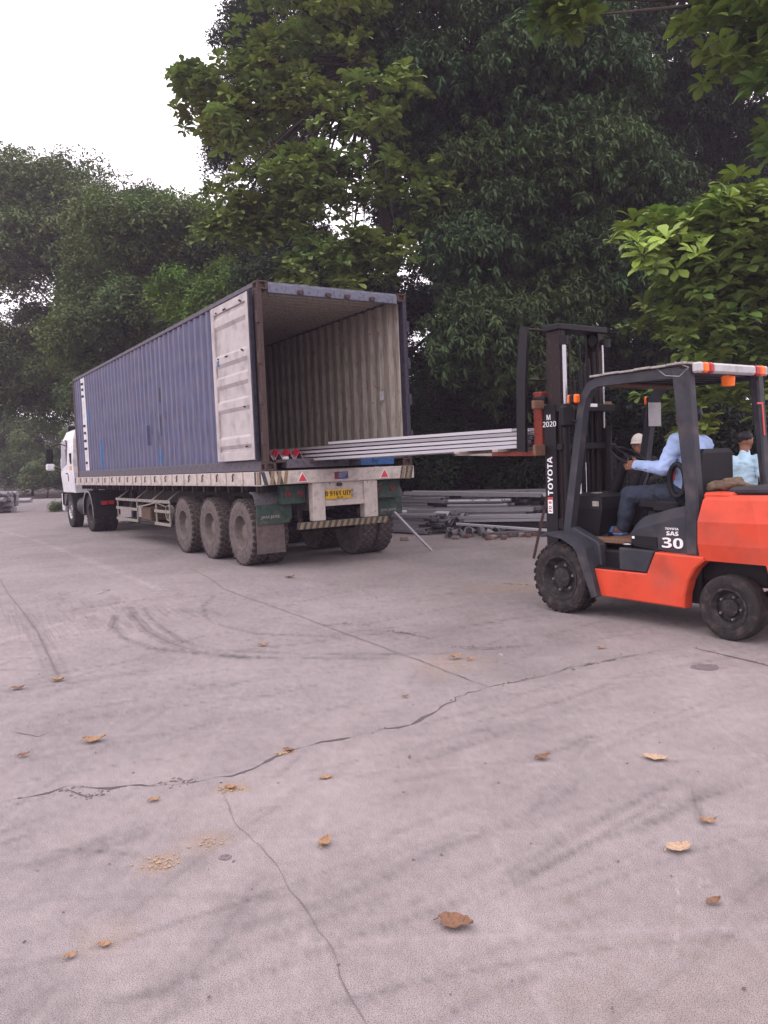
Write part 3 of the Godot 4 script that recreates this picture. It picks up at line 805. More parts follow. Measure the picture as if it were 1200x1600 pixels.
	tag(part("forest_floor", b, mats["soil"], self), "dark bare soil under the trees behind the yard", "", "", "structure")
	b = MB.new()
	b.prism(PackedVector2Array([Vector2(-17.8, 33), Vector2(-18.6, 39), Vector2(-21, 45), Vector2(-30, 51), Vector2(-90, 56), Vector2(-90, 30), Vector2(-26, 27)]), 0.3, Transform3D(FLAT, Vector3(0, -0.125, 0)))
	tag(part("road_verge", b, mats["verge"], self), "bare earth verge beyond the bend of the road", "", "", "structure")

func ribbon(b: MB, line: PackedVector2Array, w: float, rough: float, nz: FastNoiseLite) -> void:
	var pts := PackedVector2Array()
	for s in line.size() - 1:
		var m := maxi(1, int(line[s].distance_to(line[s + 1]) / (0.03 + 0.006 * absf(line[s].y))))
		for k in m:
			pts.append(line[s].lerp(line[s + 1], float(k) / m))
	pts.append(line[-1])
	var prev := []
	for i in pts.size():
		var p := pts[i]
		var d := (pts[mini(i + 1, pts.size() - 1)] - pts[maxi(0, i - 1)]).normalized()
		var o := Vector2(-d.y, d.x)
		p += o * rough * (0.02 * nz.get_noise_2d(p.x * 9.0, p.y * 9.0) + 0.018 * nz.get_noise_2d(p.x * 34.0, p.y * 34.0))
		var ww := w * clampf(0.75 + rough * 1.6 * nz.get_noise_2d(p.x * 12.0 + 70.0, p.y * 12.0), 0.12, 2.2)
		var end := minf(1.0, minf(i, pts.size() - 1 - i) / 4.0)
		ww *= 0.15 + 0.85 * end
		var y := 0.006 * nz.get_noise_2d(p.x * 0.7, p.y * 0.7) + 0.002 * nz.get_noise_2d(p.x * 3.1 + 50.0, p.y * 3.1) + 0.003
		var now := [Vector3(p.x + o.x * ww / 2, y, p.y + o.y * ww / 2), Vector3(p.x - o.x * ww / 2, y, p.y - o.y * ww / 2)]
		if prev.size():
			b.quado(prev[0], prev[1], now[1], now[0], Vector3.UP)
		prev = now

func leaf_on_ground(at: Vector2, length: float, turn: float, curl: float, m: String, label: String, sd: int) -> void:
	rng.seed = sd
	var b := MB.new()
	var rows := []
	var cnt := 9
	for i in cnt:
		var s := float(i) / (cnt - 1)
		var wd := length * 0.34 * pow(sin(PI * pow(s, 0.8) * 0.97 + 0.04), 0.8) * rng.randf_range(0.8, 1.12)
		var lift := 0.006 + curl * length * (0.55 * pow(absf(s - 0.45) * 2.0, 1.6)) * rng.randf_range(0.7, 1.2)
		var e := curl * wd * rng.randf_range(0.4, 1.1)
		var off := rng.randf_range(-0.04, 0.04) * length
		rows.append([Vector3((s - 0.5) * length, lift + e, -wd + off), Vector3((s - 0.5) * length, lift + e * 0.25, -wd * 0.5 + off), Vector3((s - 0.5) * length, lift * 0.8, off * 0.5), Vector3((s - 0.5) * length, lift + e * 0.3, wd * 0.5 + off), Vector3((s - 0.5) * length, lift + e * rng.randf_range(0.6, 1.2), wd + off)])
	for i in cnt - 1:
		for k in 4:
			b.quado(rows[i][k], rows[i][k + 1], rows[i + 1][k + 1], rows[i + 1][k], Vector3.UP)
	b.tube([Vector3(-0.5 * length, 0.012, 0), Vector3(-0.62 * length, 0.008, 0.01)], 0.0022, 5)
	var o := single("fallen_leaf", b, mats[m], label, "leaf", "dry leaves fallen on the concrete")
	o.position = Vector3(at.x, 0.002, at.y)
	o.rotation.y = turn

# ---- trees ----
# One spray of leaves: kind 0 long drooping (mango), 1 broad rosette (tropical almond), 2 small oval on twigs.
func spray(kind: int, sd: int) -> ArrayMesh:
	rng.seed = 900 + sd + kind * 50
	var b := MB.new()
	var cnt: int = [15, 9, 18][kind]
	for i in cnt:
		var a := i * 2.39996 + rng.randf_range(-0.3, 0.3)
		var len: float
		var wid: float
		var tilt: float
		var at := Vector3()
		if kind == 0:
			len = rng.randf_range(0.15, 0.22); wid = len * 0.13; tilt = rng.randf_range(-1.25, 0.35)
			at = Vector3(rng.randf_range(-0.03, 0.03), rng.randf_range(-0.08, 0.04), rng.randf_range(-0.03, 0.03))
		elif kind == 1:
			len = rng.randf_range(0.17, 0.25); wid = len * 0.27; tilt = rng.randf_range(-0.35, 0.75)
			at = Vector3(0, rng.randf_range(-0.03, 0.03), 0)
		else:
			len = rng.randf_range(0.07, 0.11); wid = len * 0.22; tilt = rng.randf_range(-0.9, 0.7)
			at = Vector3(rng.randf_range(-0.14, 0.14), rng.randf_range(-0.10, 0.10), rng.randf_range(-0.14, 0.14))
		var shade := rng.randf_range(0.72, 1.25)
		b.col = Color(shade * rng.randf_range(0.9, 1.15), shade, shade * rng.randf_range(0.8, 1.1))
		b.t = Transform3D(Basis(Vector3.UP, a) * Basis(Vector3(0, 0, 1), tilt) * Basis(Vector3.RIGHT, rng.randf_range(-0.5, 0.5)), at)
		leaf_blade(b, len, wid, kind)
	return b.mesh(true)

func leaf_blade(b: MB, len: float, wid: float, kind: int) -> void:
	var sag := -0.12 * len
	if kind == 1:
		# obovate: widest past the middle, folded along the rib, tip drooping
		var p := [[0.0, 0.05, 0.0], [0.3, 0.42, 0.03], [0.62, 0.95, 0.0], [0.85, 0.80, -0.06], [1.0, 0.06, -0.12]]
		for i in 4:
			var q0: Array = p[i]
			var q1: Array = p[i + 1]
			for s in [-1.0, 1.0]:
				b.quado(Vector3(q0[0] * len, q0[2] * len, 0), Vector3(q1[0] * len, q1[2] * len, 0), Vector3(q1[0] * len, q1[2] * len + q1[1] * wid * 0.28, s * q1[1] * wid), Vector3(q0[0] * len, q0[2] * len + q0[1] * wid * 0.28, s * q0[1] * wid), Vector3.UP)
	else:
		var m := Vector3(len * 0.5, 0, 0)
		var tip := Vector3(len, sag, 0)
		for s in [-1.0, 1.0]:
			var e := Vector3(len * 0.48, wid * 0.3, s * wid)
			b.trio(Vector3.ZERO, m, e, Vector3.UP)
			b.trio(m, tip, e, Vector3.UP)

var sprays := {}

# Grows a tree: trunk and limbs to clumps scattered in the shells of the crown's ellipsoids; every clump is a cloud of sprays.
# crowns: [[centre, radii, clumps]], all in metres from the trunk's foot.
func tree(called: String, label: String, at: Vector3, trunk_h: float, trunk_r: float, lean: Vector3, crowns: Array, kind: int, size: float, per: int, color: Array, sd: int, wood := "bark", group := "", droop := 0.35, singles := 0, clump_r := 0.22) -> Node3D:
	var o := thing(called, label, "tree", at, 0.0, group)
	rng.seed = sd
	var b := MB.new()
	var top := Vector3(lean.x, trunk_h, lean.z)
	b.tube([Vector3(0, -0.2, 0), Vector3(lean.x * 0.1, trunk_h * 0.12, lean.z * 0.1), Vector3(lean.x * 0.35 + 0.1, trunk_h * 0.5, lean.z * 0.35), top], [trunk_r * 1.5, trunk_r, trunk_r * 0.8, trunk_r * 0.55], 10)
	part("trunk", b, mats[wood], o)
	var places: Array[Transform3D] = []
	var tints := PackedColorArray()
	b = MB.new()
	for cr in crowns:
		var c: Vector3 = cr[0]
		var rad: Vector3 = cr[1]
		var fork := top.lerp(c, 0.15)
		for k in int(cr[2]):
			var dir := Vector3(rng.randfn(), rng.randfn() * 0.9 + 0.15, rng.randfn()).normalized()
			var depth := pow(rng.randf(), 0.45)
			var p := c + dir * rad * depth
			var cl := clump_r * minf(rad.x, minf(rad.y, rad.z)) * rng.randf_range(0.75, 1.45) + 0.12
			# limb
			if k % 3 == 0:
				var mid := fork.lerp(p, 0.5) + Vector3(rng.randf_range(-0.2, 0.2), rng.randf_range(0.0, 0.35), rng.randf_range(-0.2, 0.2))
				var r0 := trunk_r * rng.randf_range(0.16, 0.32)
				b.tube([fork, mid, p], [r0, r0 * 0.6, r0 * 0.2], 6)
			var bright := rng.randf_range(0.65, 1.35)
			var hue := rng.randf_range(-0.12, 0.12)
			for i in per:
				var d := Vector3(rng.randfn(), rng.randfn(), rng.randfn()).normalized()
				var rr := cl * pow(rng.randf(), 0.28)
				if d.y < -0.2 and rng.randf() < (0.8 if kind == 0 else 0.35):
					d.y = -d.y * 0.6
				var q := p + Vector3(d.x * rr * 1.25, d.y * rr * 1.0, d.z * rr * 1.25)
				var out := (d + dir * 0.5 + Vector3(0, 0.25, 0)).normalized()
				var bs := Basis(Vector3.UP, rng.randf() * TAU)
				var lean_to := Vector3.UP.lerp(out, droop).normalized()
				var axis := Vector3.UP.cross(lean_to)
				if axis.length() > 0.01:
					bs = Basis(axis.normalized(), Vector3.UP.angle_to(lean_to)) * bs
				var s := size * rng.randf_range(0.75, 1.25)
				places.append(Transform3D(bs.scaled(Vector3.ONE * s), q))
				var l := bright * rng.randf_range(0.8, 1.2)
				tints.append(Color(color[0] * l * (1.0 + hue), color[1] * l, color[2] * l * (1.0 - hue)))
	part("limbs", b, mats[wood], o)
	# the sprays, three variants
	for vr in 3:
		if not sprays.has([kind, vr]):
			sprays[[kind, vr]] = spray(kind, vr)
		var mm := MultiMesh.new()
		mm.transform_format = MultiMesh.TRANSFORM_3D
		mm.use_colors = true
		mm.mesh = sprays[[kind, vr]]
		var n := 0
		for i in range(vr, places.size(), 3):
			n += 1
		mm.instance_count = n
		n = 0
		for i in range(vr, places.size(), 3):
			mm.set_instance_transform(n, places[i])
			mm.set_instance_color(n, tints[i])
			n += 1
		var mi := MultiMeshInstance3D.new()
		mi.name = "crown"
		mi.multimesh = mm
		mi.material_override = mats["leaf"]
		o.add_child(mi, true)
		mi.set_meta("kind", "stuff")
	return o

# Rosettes near enough to see each leaf: every leaf is a part.
func rosettes(o: Node3D, spots: Array, size: float, color: Array, sd: int) -> void:
	rng.seed = sd
	var kinds := []
	for v in 4:
		var b := MB.new()
		var l := [0.85, 1.0, 1.12, 1.25][v] as float
		b.col = Color(color[0] * l, color[1] * l, color[2] * (1.3 - 0.3 * l))
		leaf_blade(b, 0.24, 0.24 * 0.27, 1)
		kinds.append(b.mesh(true))
		kinds[v].surface_set_material(0, mats["leaf"])
	for p in spots:
		var n := rng.randi_range(6, 8)
		var axis := Basis(Vector3(1, 0, 0), rng.randf_range(0.1, 0.7)) * Basis(Vector3(0, 0, 1), rng.randf_range(-0.5, 0.5))
		for i in n:
			var s := size * rng.randf_range(0.7, 1.15)
			var bs := axis * Basis(Vector3.UP, TAU * i / n + rng.randf_range(-0.25, 0.25)) * Basis(Vector3(0, 0, 1), rng.randf_range(-0.15, 0.75)) * Basis(Vector3.RIGHT, rng.randf_range(-0.3, 0.3))
			again("leaf", kinds[rng.randi() % 4], o, Transform3D(bs.scaled(Vector3.ONE * s), p + bs.x * 0.02))

# ---- container, trailer and tractor; all stand at the container's rear, forward is -z ----
const TR_AT := Vector3(-0.566, 0, -11.4985)
const TR_TURN := 0.566
const CH := 2.591

# The pressed side wall of a container between two z and two heights; out is how far it stands off, s is the side.
func pressed(b: MB, x: float, s: float, z0: float, z1: float, y0: float, y1: float, dents := 0.0) -> void:
	var nz := FastNoiseLite.new()
	nz.seed = 8
	nz.frequency = 0.6
	var prev := []
	var stops := []
	var k := -1
	while k < 46:
		for q in [[0.0, 0.0], [0.07, 0.0], [0.138, 1.0], [0.21, 1.0]]:
			stops.append([-0.18 - k * 0.278 - q[0], q[1]])
		k += 1
	var zs := []
	for i in stops.size() - 1:
		var za: float = stops[i][0]
		var zb: float = stops[i + 1][0]
		for e in [za, z0, z1]:
			if e <= za and e > zb and e <= z0 and e >= z1:
				zs.append([e, lerpf(stops[i][1], stops[i + 1][1], (za - e) / (za - zb))])
	for q in zs:
		var row := []
		for r in 9:
			var y := lerpf(y0, y1, r / 8.0)
			var dx := dents * nz.get_noise_2d(q[0], y * 1.3)
			row.append(Vector3(x - s * 0.036 * (1.0 - q[1]) + s * dx, y, q[0]))
		if prev.size():
			for r in 8:
				b.quado(prev[r], prev[r + 1], row[r + 1], row[r], Vector3(s, 0, 0))
		prev = row

func casting(parent: Node, at: Vector3) -> void:
	var b := MB.new()
	# a hollow block: dark inside, with oval openings to the rear and the side
	var s := Vector3(0.162, 0.118, 0.178)
	for sy in [-1, 1]:
		b.box(at + Vector3(0, sy * 0.047, 0), Vector3(s.x, 0.024, s.z), 0.005)
		for sx in [-1, 1]:
			b.box(at + Vector3(sx * 0.060, 0, sy * 0.068), Vector3(0.042, 0.070, 0.042), 0.004)
	for sz in [-1, 1]:
		b.box(at + Vector3(0, 0, sz * 0.045), Vector3(s.x - 0.05, 0.072, 0.012))
	part("corner_casting", b, mats["rusty steel"], parent)

func build_container() -> void:
	var o := thing("shipping_container", "long blue grey steel shipping container with its rear doors folded open", "container", TR_AT + Vector3(0, 1.398, 0), TR_TURN)
	var b := MB.new()
	pressed(b, -1.205, -1.0, -0.16, -12.08, 0.15, 2.53, 0.006)
	part("side_wall", b, mats["container blue"], o)
	b = MB.new()
	pressed(b, 1.205, 1.0, -0.16, -12.08, 0.15, 2.53, 0.006)
	part("side_wall", b, mats["container blue"], o)
	for s in [-1.0, 1.0]:
		b = MB.new()
		pressed(b, s * 1.200, s, -0.16, -12.07, 0.15, 2.53, 0.006)
		part("inner_wall", b, mats["inside cream"], o)
		b = MB.new()
		b.bb(s * 1.219, 2.525, -0.16, s * 1.150, 2.588, -12.1, 0.006)
		part("top_rail", b, mats["rail grey"], o)
		b = MB.new()
		b.bb(s * 1.217, 0.004, -0.17, s * 1.165, 0.155, -12.05, 0.006)
		part("bottom_rail", b, mats["rail grey"], o)
		for z in [-0.07, -12.11]:
			b = MB.new()
			if z > -1.0:
				b.bb(s * 1.219, 0.118, 0.0, s * 1.155, 2.473, -0.06, 0.006)
				b.bb(s * 1.213, 0.118, -0.06, s * 1.185, 2.473, -0.165, 0.004)
				for y in [0.45, 1.0, 1.55, 2.1]:
					b.box(Vector3(s * 1.226, y, -0.012), Vector3(0.05, 0.17, 0.055), 0.006)
			else:
				b.bb(s * 1.219, 0.118, -12.03, s * 1.12, 2.473, -12.19, 0.01)
			part("corner_post", b, mats["rusty steel" if s < 0 else "post dark"], o)
			for y in [0.059, 2.532]:
				casting(o, Vector3(s * 1.138, y, -0.089 if z > -1.0 else -12.10))
	# roof, pressed across, and its lighter underside
	for q in [[2.571, "rail grey", "roof"], [2.564, "inside cream", "ceiling_lining"]]:
		b = MB.new()
		var z := -0.17
		var prev := 0.0
		var k := 0
		while z > -12.05:
			for e in [[0.06, 0.0], [0.018, -0.02], [0.10, -0.02], [0.018, 0.0]]:
				b.quad(Vector3(-1.155, q[0] + prev, z), Vector3(1.155, q[0] + prev, z), Vector3(1.155, q[0] + e[1], z - e[0]), Vector3(-1.155, q[0] + e[1], z - e[0]))
				prev = e[1]
				z -= e[0]
		part(q[2], b, mats[q[1]], o)
	for k in 8:
		b = MB.new()
		var x := -1.16 + k * 0.29
		b.bb(x + 0.003, 0.11, -0.14, x + 0.287, 0.139, -12.06, 0.003)
		part("floor_plank", b, mats["plywood"], o)
	b = MB.new()
	b.bb(-1.14, 0.0, -12.12, 1.14, 2.55, -12.15)
	part("front_wall", b, mats["inside cream"], o)
	# rear header with its four lock keepers, and the sill
	b = MB.new()
	b.bb(-1.055, 2.432, 0.0, 1.055, 2.562, -0.07, 0.008)
	b.bb(-1.055, 2.562, -0.03, 1.055, 2.585, -0.17, 0.004)
	var hd := part("header", b, mats["header blue"], o)
	for x in [-0.575, -0.135, 0.175, 0.60]:
		b = MB.new()
		b.box(Vector3(x, 2.472, 0.022), Vector3(0.085, 0.05, 0.05), 0.01)
		b.box(Vector3(x, 2.447, 0.03), Vector3(0.05, 0.03, 0.035), 0.006)
		part("lock_keeper", b, mats["rusty steel"], hd)
	for q in [[-0.90, 0.10, "rail grey"], [0.10, 0.30, "rubber seal"], [0.30, 0.89, "sill blue"]]:
		b = MB.new()
		b.bb(q[0], 0.03, 0.0, q[1], 0.155, -0.16, 0.006)
		part("sill", b, mats[q[2]], o)
	for s in [-1.0, 1.0]:
		b = MB.new()
		b.bb(s * 0.892, 0.112, -0.002, s * 1.06, 0.153, -0.16, 0.004)
		part("sill_end", b, mats["rusty steel"], o)
	for x in [-0.5, -0.12, 0.55]:
		b = MB.new()
		b.box(Vector3(x, 0.12, 0.014), Vector3(0.09, 0.05, 0.03), 0.008)
		part("lock_keeper", b, mats["rusty steel" if x < 0.5 else "sill blue"], o)
	# the doors, swung right round and lying along the sides
	for s in [-1.0, 1.0]:
		b = MB.new()
		# vertical frame members and horizontal pressings on the face that was the inside
		var x0 := 1.232
		var face := 1.292
		b.bb(s * x0, 0.165, -0.175, s * face, 2.475, -0.285, 0.008)
		b.bb(s * x0, 0.165, -1.50, s * face, 2.475, -1.615, 0.008)
		b.bb(s * x0, 2.36, -0.285, s * (face - 0.008), 2.475, -1.50, 0.006)
		b.bb(s * x0, 0.165, -0.285, s * (face - 0.008), 0.30, -1.50, 0.006)
		var prev := Vector2(2.36, 0.0)
		for yy in [2.22, 1.66, 1.34, 0.98, 0.44]:
			for e in [[yy + 0.095, 0.0], [yy + 0.055, 1.0], [yy - 0.045, 1.0], [yy - 0.10, 0.0]]:
				var now := Vector2(e[0], e[1])
				b.quado(Vector3(s * (face - 0.035 + 0.03 * prev.y), prev.x, -0.285), Vector3(s * (face - 0.035 + 0.03 * prev.y), prev.x, -1.50), Vector3(s * (face - 0.035 + 0.03 * now.y), now.x, -1.50), Vector3(s * (face - 0.035 + 0.03 * now.y), now.x, -0.285), Vector3(s, 0, 0))
				prev = now
		b.quado(Vector3(s * (face - 0.035), prev.x, -0.285), Vector3(s * (face - 0.035), prev.x, -1.50), Vector3(s * (face - 0.035), 0.30, -1.50), Vector3(s * (face - 0.035), 0.30, -0.285), Vector3(s, 0, 0))
		b.bb(s * x0, 0.17, -0.18, s * (x0 + 0.006), 2.47, -1.61)
		var d := part("door", b, mats["container cream" if s < 0 else "post dark"], o)
		if s < 0:
			tag(d, "cream inner face of the left rear door folded back along the side")
		b = MB.new()
		b.bb(s * 1.238, 0.17, -0.125, s * 1.300, 2.475, -0.172, 0.006)
		part("door_seal", b, mats["rubber seal"], d)
		b = MB.new()
		for y in [0.34, 0.9, 1.7, 2.38]:
			for z in [-0.42, -0.47, -1.02, -1.08, -1.38]:
				if (int(y * 10) + int(z * -100)) % 3 != 0:
					b.box(Vector3(s * (face - 0.004), y + 0.02 * (int(z * -100) % 2), z), Vector3(0.03, 0.024, 0.03), 0.005)
		part("rivet", b, mats["rusty steel"], d)
		if s < 0:
			b = MB.new()
			b.bb(s * (face - 0.03), 1.60, -1.36, s * (face + 0.002), 1.675, -1.45, 0.002)
			part("sticker", b, mats["patch blue"], d)
	# paint on the long side: white strip with black letters, blue and navy repairs
	b = MB.new()
	pressed(b, -1.2085, -1.0, -10.86, -11.30, 0.17, 2.50, 0.006)
	var strip := part("white_strip", b, mats["white paint"], o)
	for q in [[2.36, 0], [2.22, 1], [2.05, 2], [1.72, 3], [1.54, 3], [1.30, 2], [1.12, 1], [0.92, 0], [0.72, 4], [0.52, 3], [0.36, 1]]:
		b = MB.new()
		var y: float = q[0]
		var z0: float = [-10.92, -10.98, -11.02, -10.95, -10.90][q[1]]
		var z1: float = [-11.26, -11.20, -11.25, -11.10, -11.22][q[1]]
		pressed(b, -1.2105, -1.0, z0, z1, y - 0.03, y + (0.035 if q[1] != 3 else 0.12), 0.006)
		part("letter_mark", b, mats["black print"], strip)
	for q in [[-5.33, -5.62, 0.58, 0.97, "patch navy"], [-4.74, -5.0, 0.22, 0.46, "patch blue"], [-9.22, -9.62, 0.20, 0.86, "patch blue"], [-10.35, -10.68, 1.33, 1.62, "patch blue"]]:
		b = MB.new()
		pressed(b, -1.2085, -1.0, q[0], q[1], q[2], q[3], 0.006)
		part("paint_patch", b, mats[q[4]], o)
	for q in [[-4.70, -4.74, 1.35, 1.62], [-4.79, -4.82, 0.55, 0.80], [-4.72, -4.75, 0.72, 1.12]]:
		b = MB.new()
		pressed(b, -1.2085, -1.0, q[0], q[1], q[2], q[3], 0.006)
		part("scrape", b, mats["warning dark"], o)
	b = MB.new()
	b.bb(1.135, 1.05, -0.62, 1.142, 1.19, -0.72)
	part("paper_notice", b, mats["white paint"], o)

# A road wheel: tyre of radius r and width w centred on x = 0, dished rim with nuts facing -x.
func road_wheel(parent: Node, at: Vector3, r: float, w: float, rim: float, rubber: String, metal: String, lugs: int, dish: float, flip := false, nuts := 8) -> void:
	var tr := Transform3D(Basis(Vector3.UP, PI) if flip else Basis(), at)
	var b := MB.new()
	b.t = tr
	var h := w / 2.0
	b.lathe(PackedVector2Array([Vector2(-h * 0.80, rim - 0.01), Vector2(-h * 0.93, rim + 0.012), Vector2(-h, rim + (r - rim) * 0.35), Vector2(-h * 0.99, rim + (r - rim) * 0.62), Vector2(-h * 0.90, r * 0.945), Vector2(-h * 0.78, r * 0.978), Vector2(-h * 0.3, r * 0.988), Vector2(h * 0.3, r * 0.988), Vector2(h * 0.78, r * 0.978), Vector2(h * 0.90, r * 0.945), Vector2(h, rim + (r - rim) * 0.5), Vector2(h * 0.9, rim), Vector2(h * 0.8, rim - 0.01)]), 40)
	var tyre := part("tyre", b, mats[rubber], parent)
	b = MB.new()
	b.t = tr
	for k in lugs:
		var a := TAU * k / lugs
		var sz := TAU * r / lugs
		for q in [[-0.68, 0.40, 0.0], [-0.22, 0.36, 0.5], [0.22, 0.36, 0.0], [0.68, 0.40, 0.5]]:
			var aa: float = a + q[2] * TAU / lugs
			var bs := Basis(Vector3.RIGHT, aa) * Basis(Vector3.UP, 0.25 * (1 if q[0] < 0 else -1))
			b.box(Basis(Vector3.RIGHT, aa) * Vector3(q[0] * h, r - 0.012, 0), Vector3(q[1] * h, 0.026, sz * 0.62), 0.0, bs)
		# shoulder blocks running down the side wall
		b.box(Basis(Vector3.RIGHT, a) * Vector3(-h * 0.94, r * 0.95, 0), Vector3(h * 0.115, r * 0.05, sz * 0.5), 0.0, Basis(Vector3.RIGHT, a))
	if lugs == 0:
		b.lathe(PackedVector2Array([Vector2(-h * 0.3, r * 0.99), Vector2(-h * 0.3, r), Vector2(h * 0.3, r), Vector2(h * 0.3, r * 0.99)]), 40)
	var tread := part("tread", b, mats["tyre" if rubber != "dusty tyre" else "worn tread"], tyre)
	tag(tread, "", "", "", "stuff")
	b = MB.new()
	b.t = tr
	b.lathe(PackedVector2Array([Vector2(-h * 0.80, rim + 0.004), Vector2(-h * 0.96, rim + 0.006), Vector2(-h * 0.96, rim - 0.012), Vector2(-h * 0.78, rim - 0.022), Vector2(-h + dish * 0.6, rim - 0.035), Vector2(-h + dish, rim * 0.72), Vector2(-h + dish * 0.94, rim * 0.5), Vector2(-h + dish * 0.5, rim * 0.44), Vector2(-h + dish * 0.42, rim * 0.18), Vector2(-h + dish * 0.45, 0.001)]), 32)
	b.lathe(PackedVector2Array([Vector2(h * 0.8, rim - 0.01), Vector2(h * 0.2, rim - 0.03), Vector2(h * 0.1, 0.001)]), 20)
	var rm := part("rim", b, mats[metal], parent)
	for k in nuts:
		b = MB.new()
		var a := TAU * (k + 0.3) / nuts
		b.t = tr * Transform3D(Basis(), Vector3(-h + dish * 0.86, cos(a) * rim * 0.6, sin(a) * rim * 0.6))
		b.lathe(PackedVector2Array([Vector2(0.02, rim * 0.075), Vector2(-0.022, rim * 0.07), Vector2(-0.024, 0.001)]), 6)
		part("wheel_nut", b, mats["dusty rim" if metal != "dusty rim" else "flap rubber"], rm)

func zebra(parent: Node, x0: float, x1: float, y0: float, y1: float, z: float, n: int, lean: float, m: String, called: String) -> void:
	var step := (x1 - x0) / n
	for k in n:
		var b := MB.new()
		var a := x0 + k * step
		b.prism(PackedVector2Array([Vector2(a, y0), Vector2(a + step * 0.5, y0), Vector2(minf(x1, a + step * 0.5 + lean), y1), Vector2(minf(x1 - 0.001, a + lean), y1)]), 0.004, Transform3D(Basis(), Vector3(0, 0, z)))
		part(called, b, mats[m], parent)

func build_trailer() -> void:
	var o := thing("semi_trailer", "cream painted flatbed semi trailer with three axles under the container", "trailer", TR_AT, TR_TURN)
	var b := MB.new()
	for s in [-1.0, 1.0]:
		b = MB.new()
		b.bb(s * 1.16, 1.207, -0.10, s * 1.245, 1.394, -12.38, 0.006)
		b.bb(s * 1.16, 1.195, -0.10, s * 1.25, 1.207, -12.38)
		var side := part("side_beam", b, mats["trailer cream"], o)
		if s < 0:
			for k in 18:
				b = MB.new()
				var z := -0.75 - k * 0.66
				b.bb(-1.246, 1.212, z, -1.262, 1.392, z - 0.09, 0.004)
				part("stake_pocket", b, mats["trailer cream"], side)
				b = MB.new()
				z -= 0.36
				b.tube([Vector3(-1.25, 1.375, z), Vector3(-1.272, 1.34, z), Vector3(-1.262, 1.30, z - 0.01), Vector3(-1.275, 1.26, z)], 0.011, 6)
				part("rope_hook", b, mats["rusty steel"], side)
	b = MB.new()
	b.bb(-1.25, 1.205, 0.0, 1.25, 1.395, -0.10, 0.008)
	var rear := part("rear_beam", b, mats["trailer cream"], o)
	zebra(rear, -1.25, -0.90, 1.208, 1.392, 0.0, 3, -0.05, "warning dark", "warning_stripe")
	zebra(rear, -1.17, -0.86, 1.208, 1.392, 0.001, 3, 0.03, "warning yellow", "warning_stripe")
	zebra(rear, 0.98, 1.24, 1.208, 1.392, 0.0, 3, 0.04, "warning dark", "warning_stripe")
	zebra(rear, 1.0, 1.2, 1.208, 1.392, 0.001, 2, 0.05, "warning yellow", "warning_stripe")
	for k in 3:
		b = MB.new()
		b.bb(-1.247, 1.21, -0.12 - k * 0.085, -1.2515, 1.39, -0.17 - k * 0.085)
		part("warning_stripe", b, mats["warning dark" if k % 2 == 0 else "warning yellow"], rear)
	for x in [-0.67, 0.70]:
		b = MB.new()
		b.prism(PackedVector2Array([Vector2(x - 0.088, 1.226), Vector2(x + 0.088, 1.226), Vector2(x, 1.372)]), 0.01, Transform3D(Basis(), Vector3(0, 0, 0.006)))
		var tr := part("reflector_triangle", b, mats["white paint"], o)
		b = MB.new()
		b.prism(PackedVector2Array([Vector2(x - 0.066, 1.239), Vector2(x + 0.066, 1.239), Vector2(x, 1.350)]), 0.01, Transform3D(Basis(), Vector3(0, 0, 0.009)))
		part("reflector_face", b, mats["reflector red"], tr)
	b = MB.new()
	b.bb(-0.15, 1.245, 0.004, 0.074, 1.348, 0.0)
	var lab := part("label_plate", b, mats["label blue"], o)
	b = MB.new()
	b.bb(-0.146, 1.249, 0.005, -0.10, 1.344, 0.007)
	part("label_edge", b, mats["dull red"], lab)
	for k in 3:
		b = MB.new()
		b.bb(-0.085, 1.323 - 0.027 * k, 0.004, 0.06 - 0.02 * k, 1.331 - 0.027 * k, 0.006)
		part("label_line", b, mats["cream lamp"], lab)
	# rear frame with the number plate
	b = MB.new()
	b.bb(-0.503, 0.658, -0.02, -0.31, 1.203, -0.16, 0.006)
	part("frame_post", b, mats["trailer cream"], o)
	b = MB.new()
	b.bb(0.349, 0.658, -0.02, 0.582, 1.203, -0.16, 0.006)
	part("frame_post", b, mats["trailer cream"], o)
	b = MB.new()
	b.bb(-0.31, 0.86, -0.022, 0.349, 0.932, -0.12, 0.005)
	part("frame_crossbar", b, mats["trailer cream"], o)
	b = MB.new()
	b.bb(-0.31, 0.932, -0.05, 0.349, 1.203, -0.07)
	part("frame_panel", b, mats["trailer cream"], o)
	b = MB.new()
	b.box(Vector3(-0.06, 1.165, -0.03), Vector3(0.09, 0.05, 0.05), 0.015)
	part("plate_lamp", b, mats["warning dark"], o)
	b = MB.new()
	b.bb(0.105, 0.975, -0.045, 0.175, 1.09, -0.035)
	part("plate_bracket", b, mats["rack grey"], o)
	b = MB.new()
	b.box(Vector3(-0.085, 1.025, -0.032), Vector3(0.43, 0.135, 0.008), 0.003)
	var pl := part("number_plate", b, mats["plate yellow"], o)
	lettering("lettering", "B 9161 UIY", 0.068, mats["black print"], pl, Transform3D(Basis(), Vector3(-0.085, 1.038, -0.028)), true, 0.92)
	lettering("lettering", "06 - 22", 0.024, mats["black print"], pl, Transform3D(Basis(), Vector3(-0.06, 0.978, -0.028)))
	b = MB.new()
	b.box(Vector3(-0.03, 0.608, 0.02), Vector3(1.505, 0.098, 0.06), 0.006)
	var bp := part("bumper_bar", b, mats["warning dark"], o)
	zebra(bp, -0.775, 0.715, 0.562, 0.654, 0.052, 15, 0.035, "warning yellow", "warning_stripe")
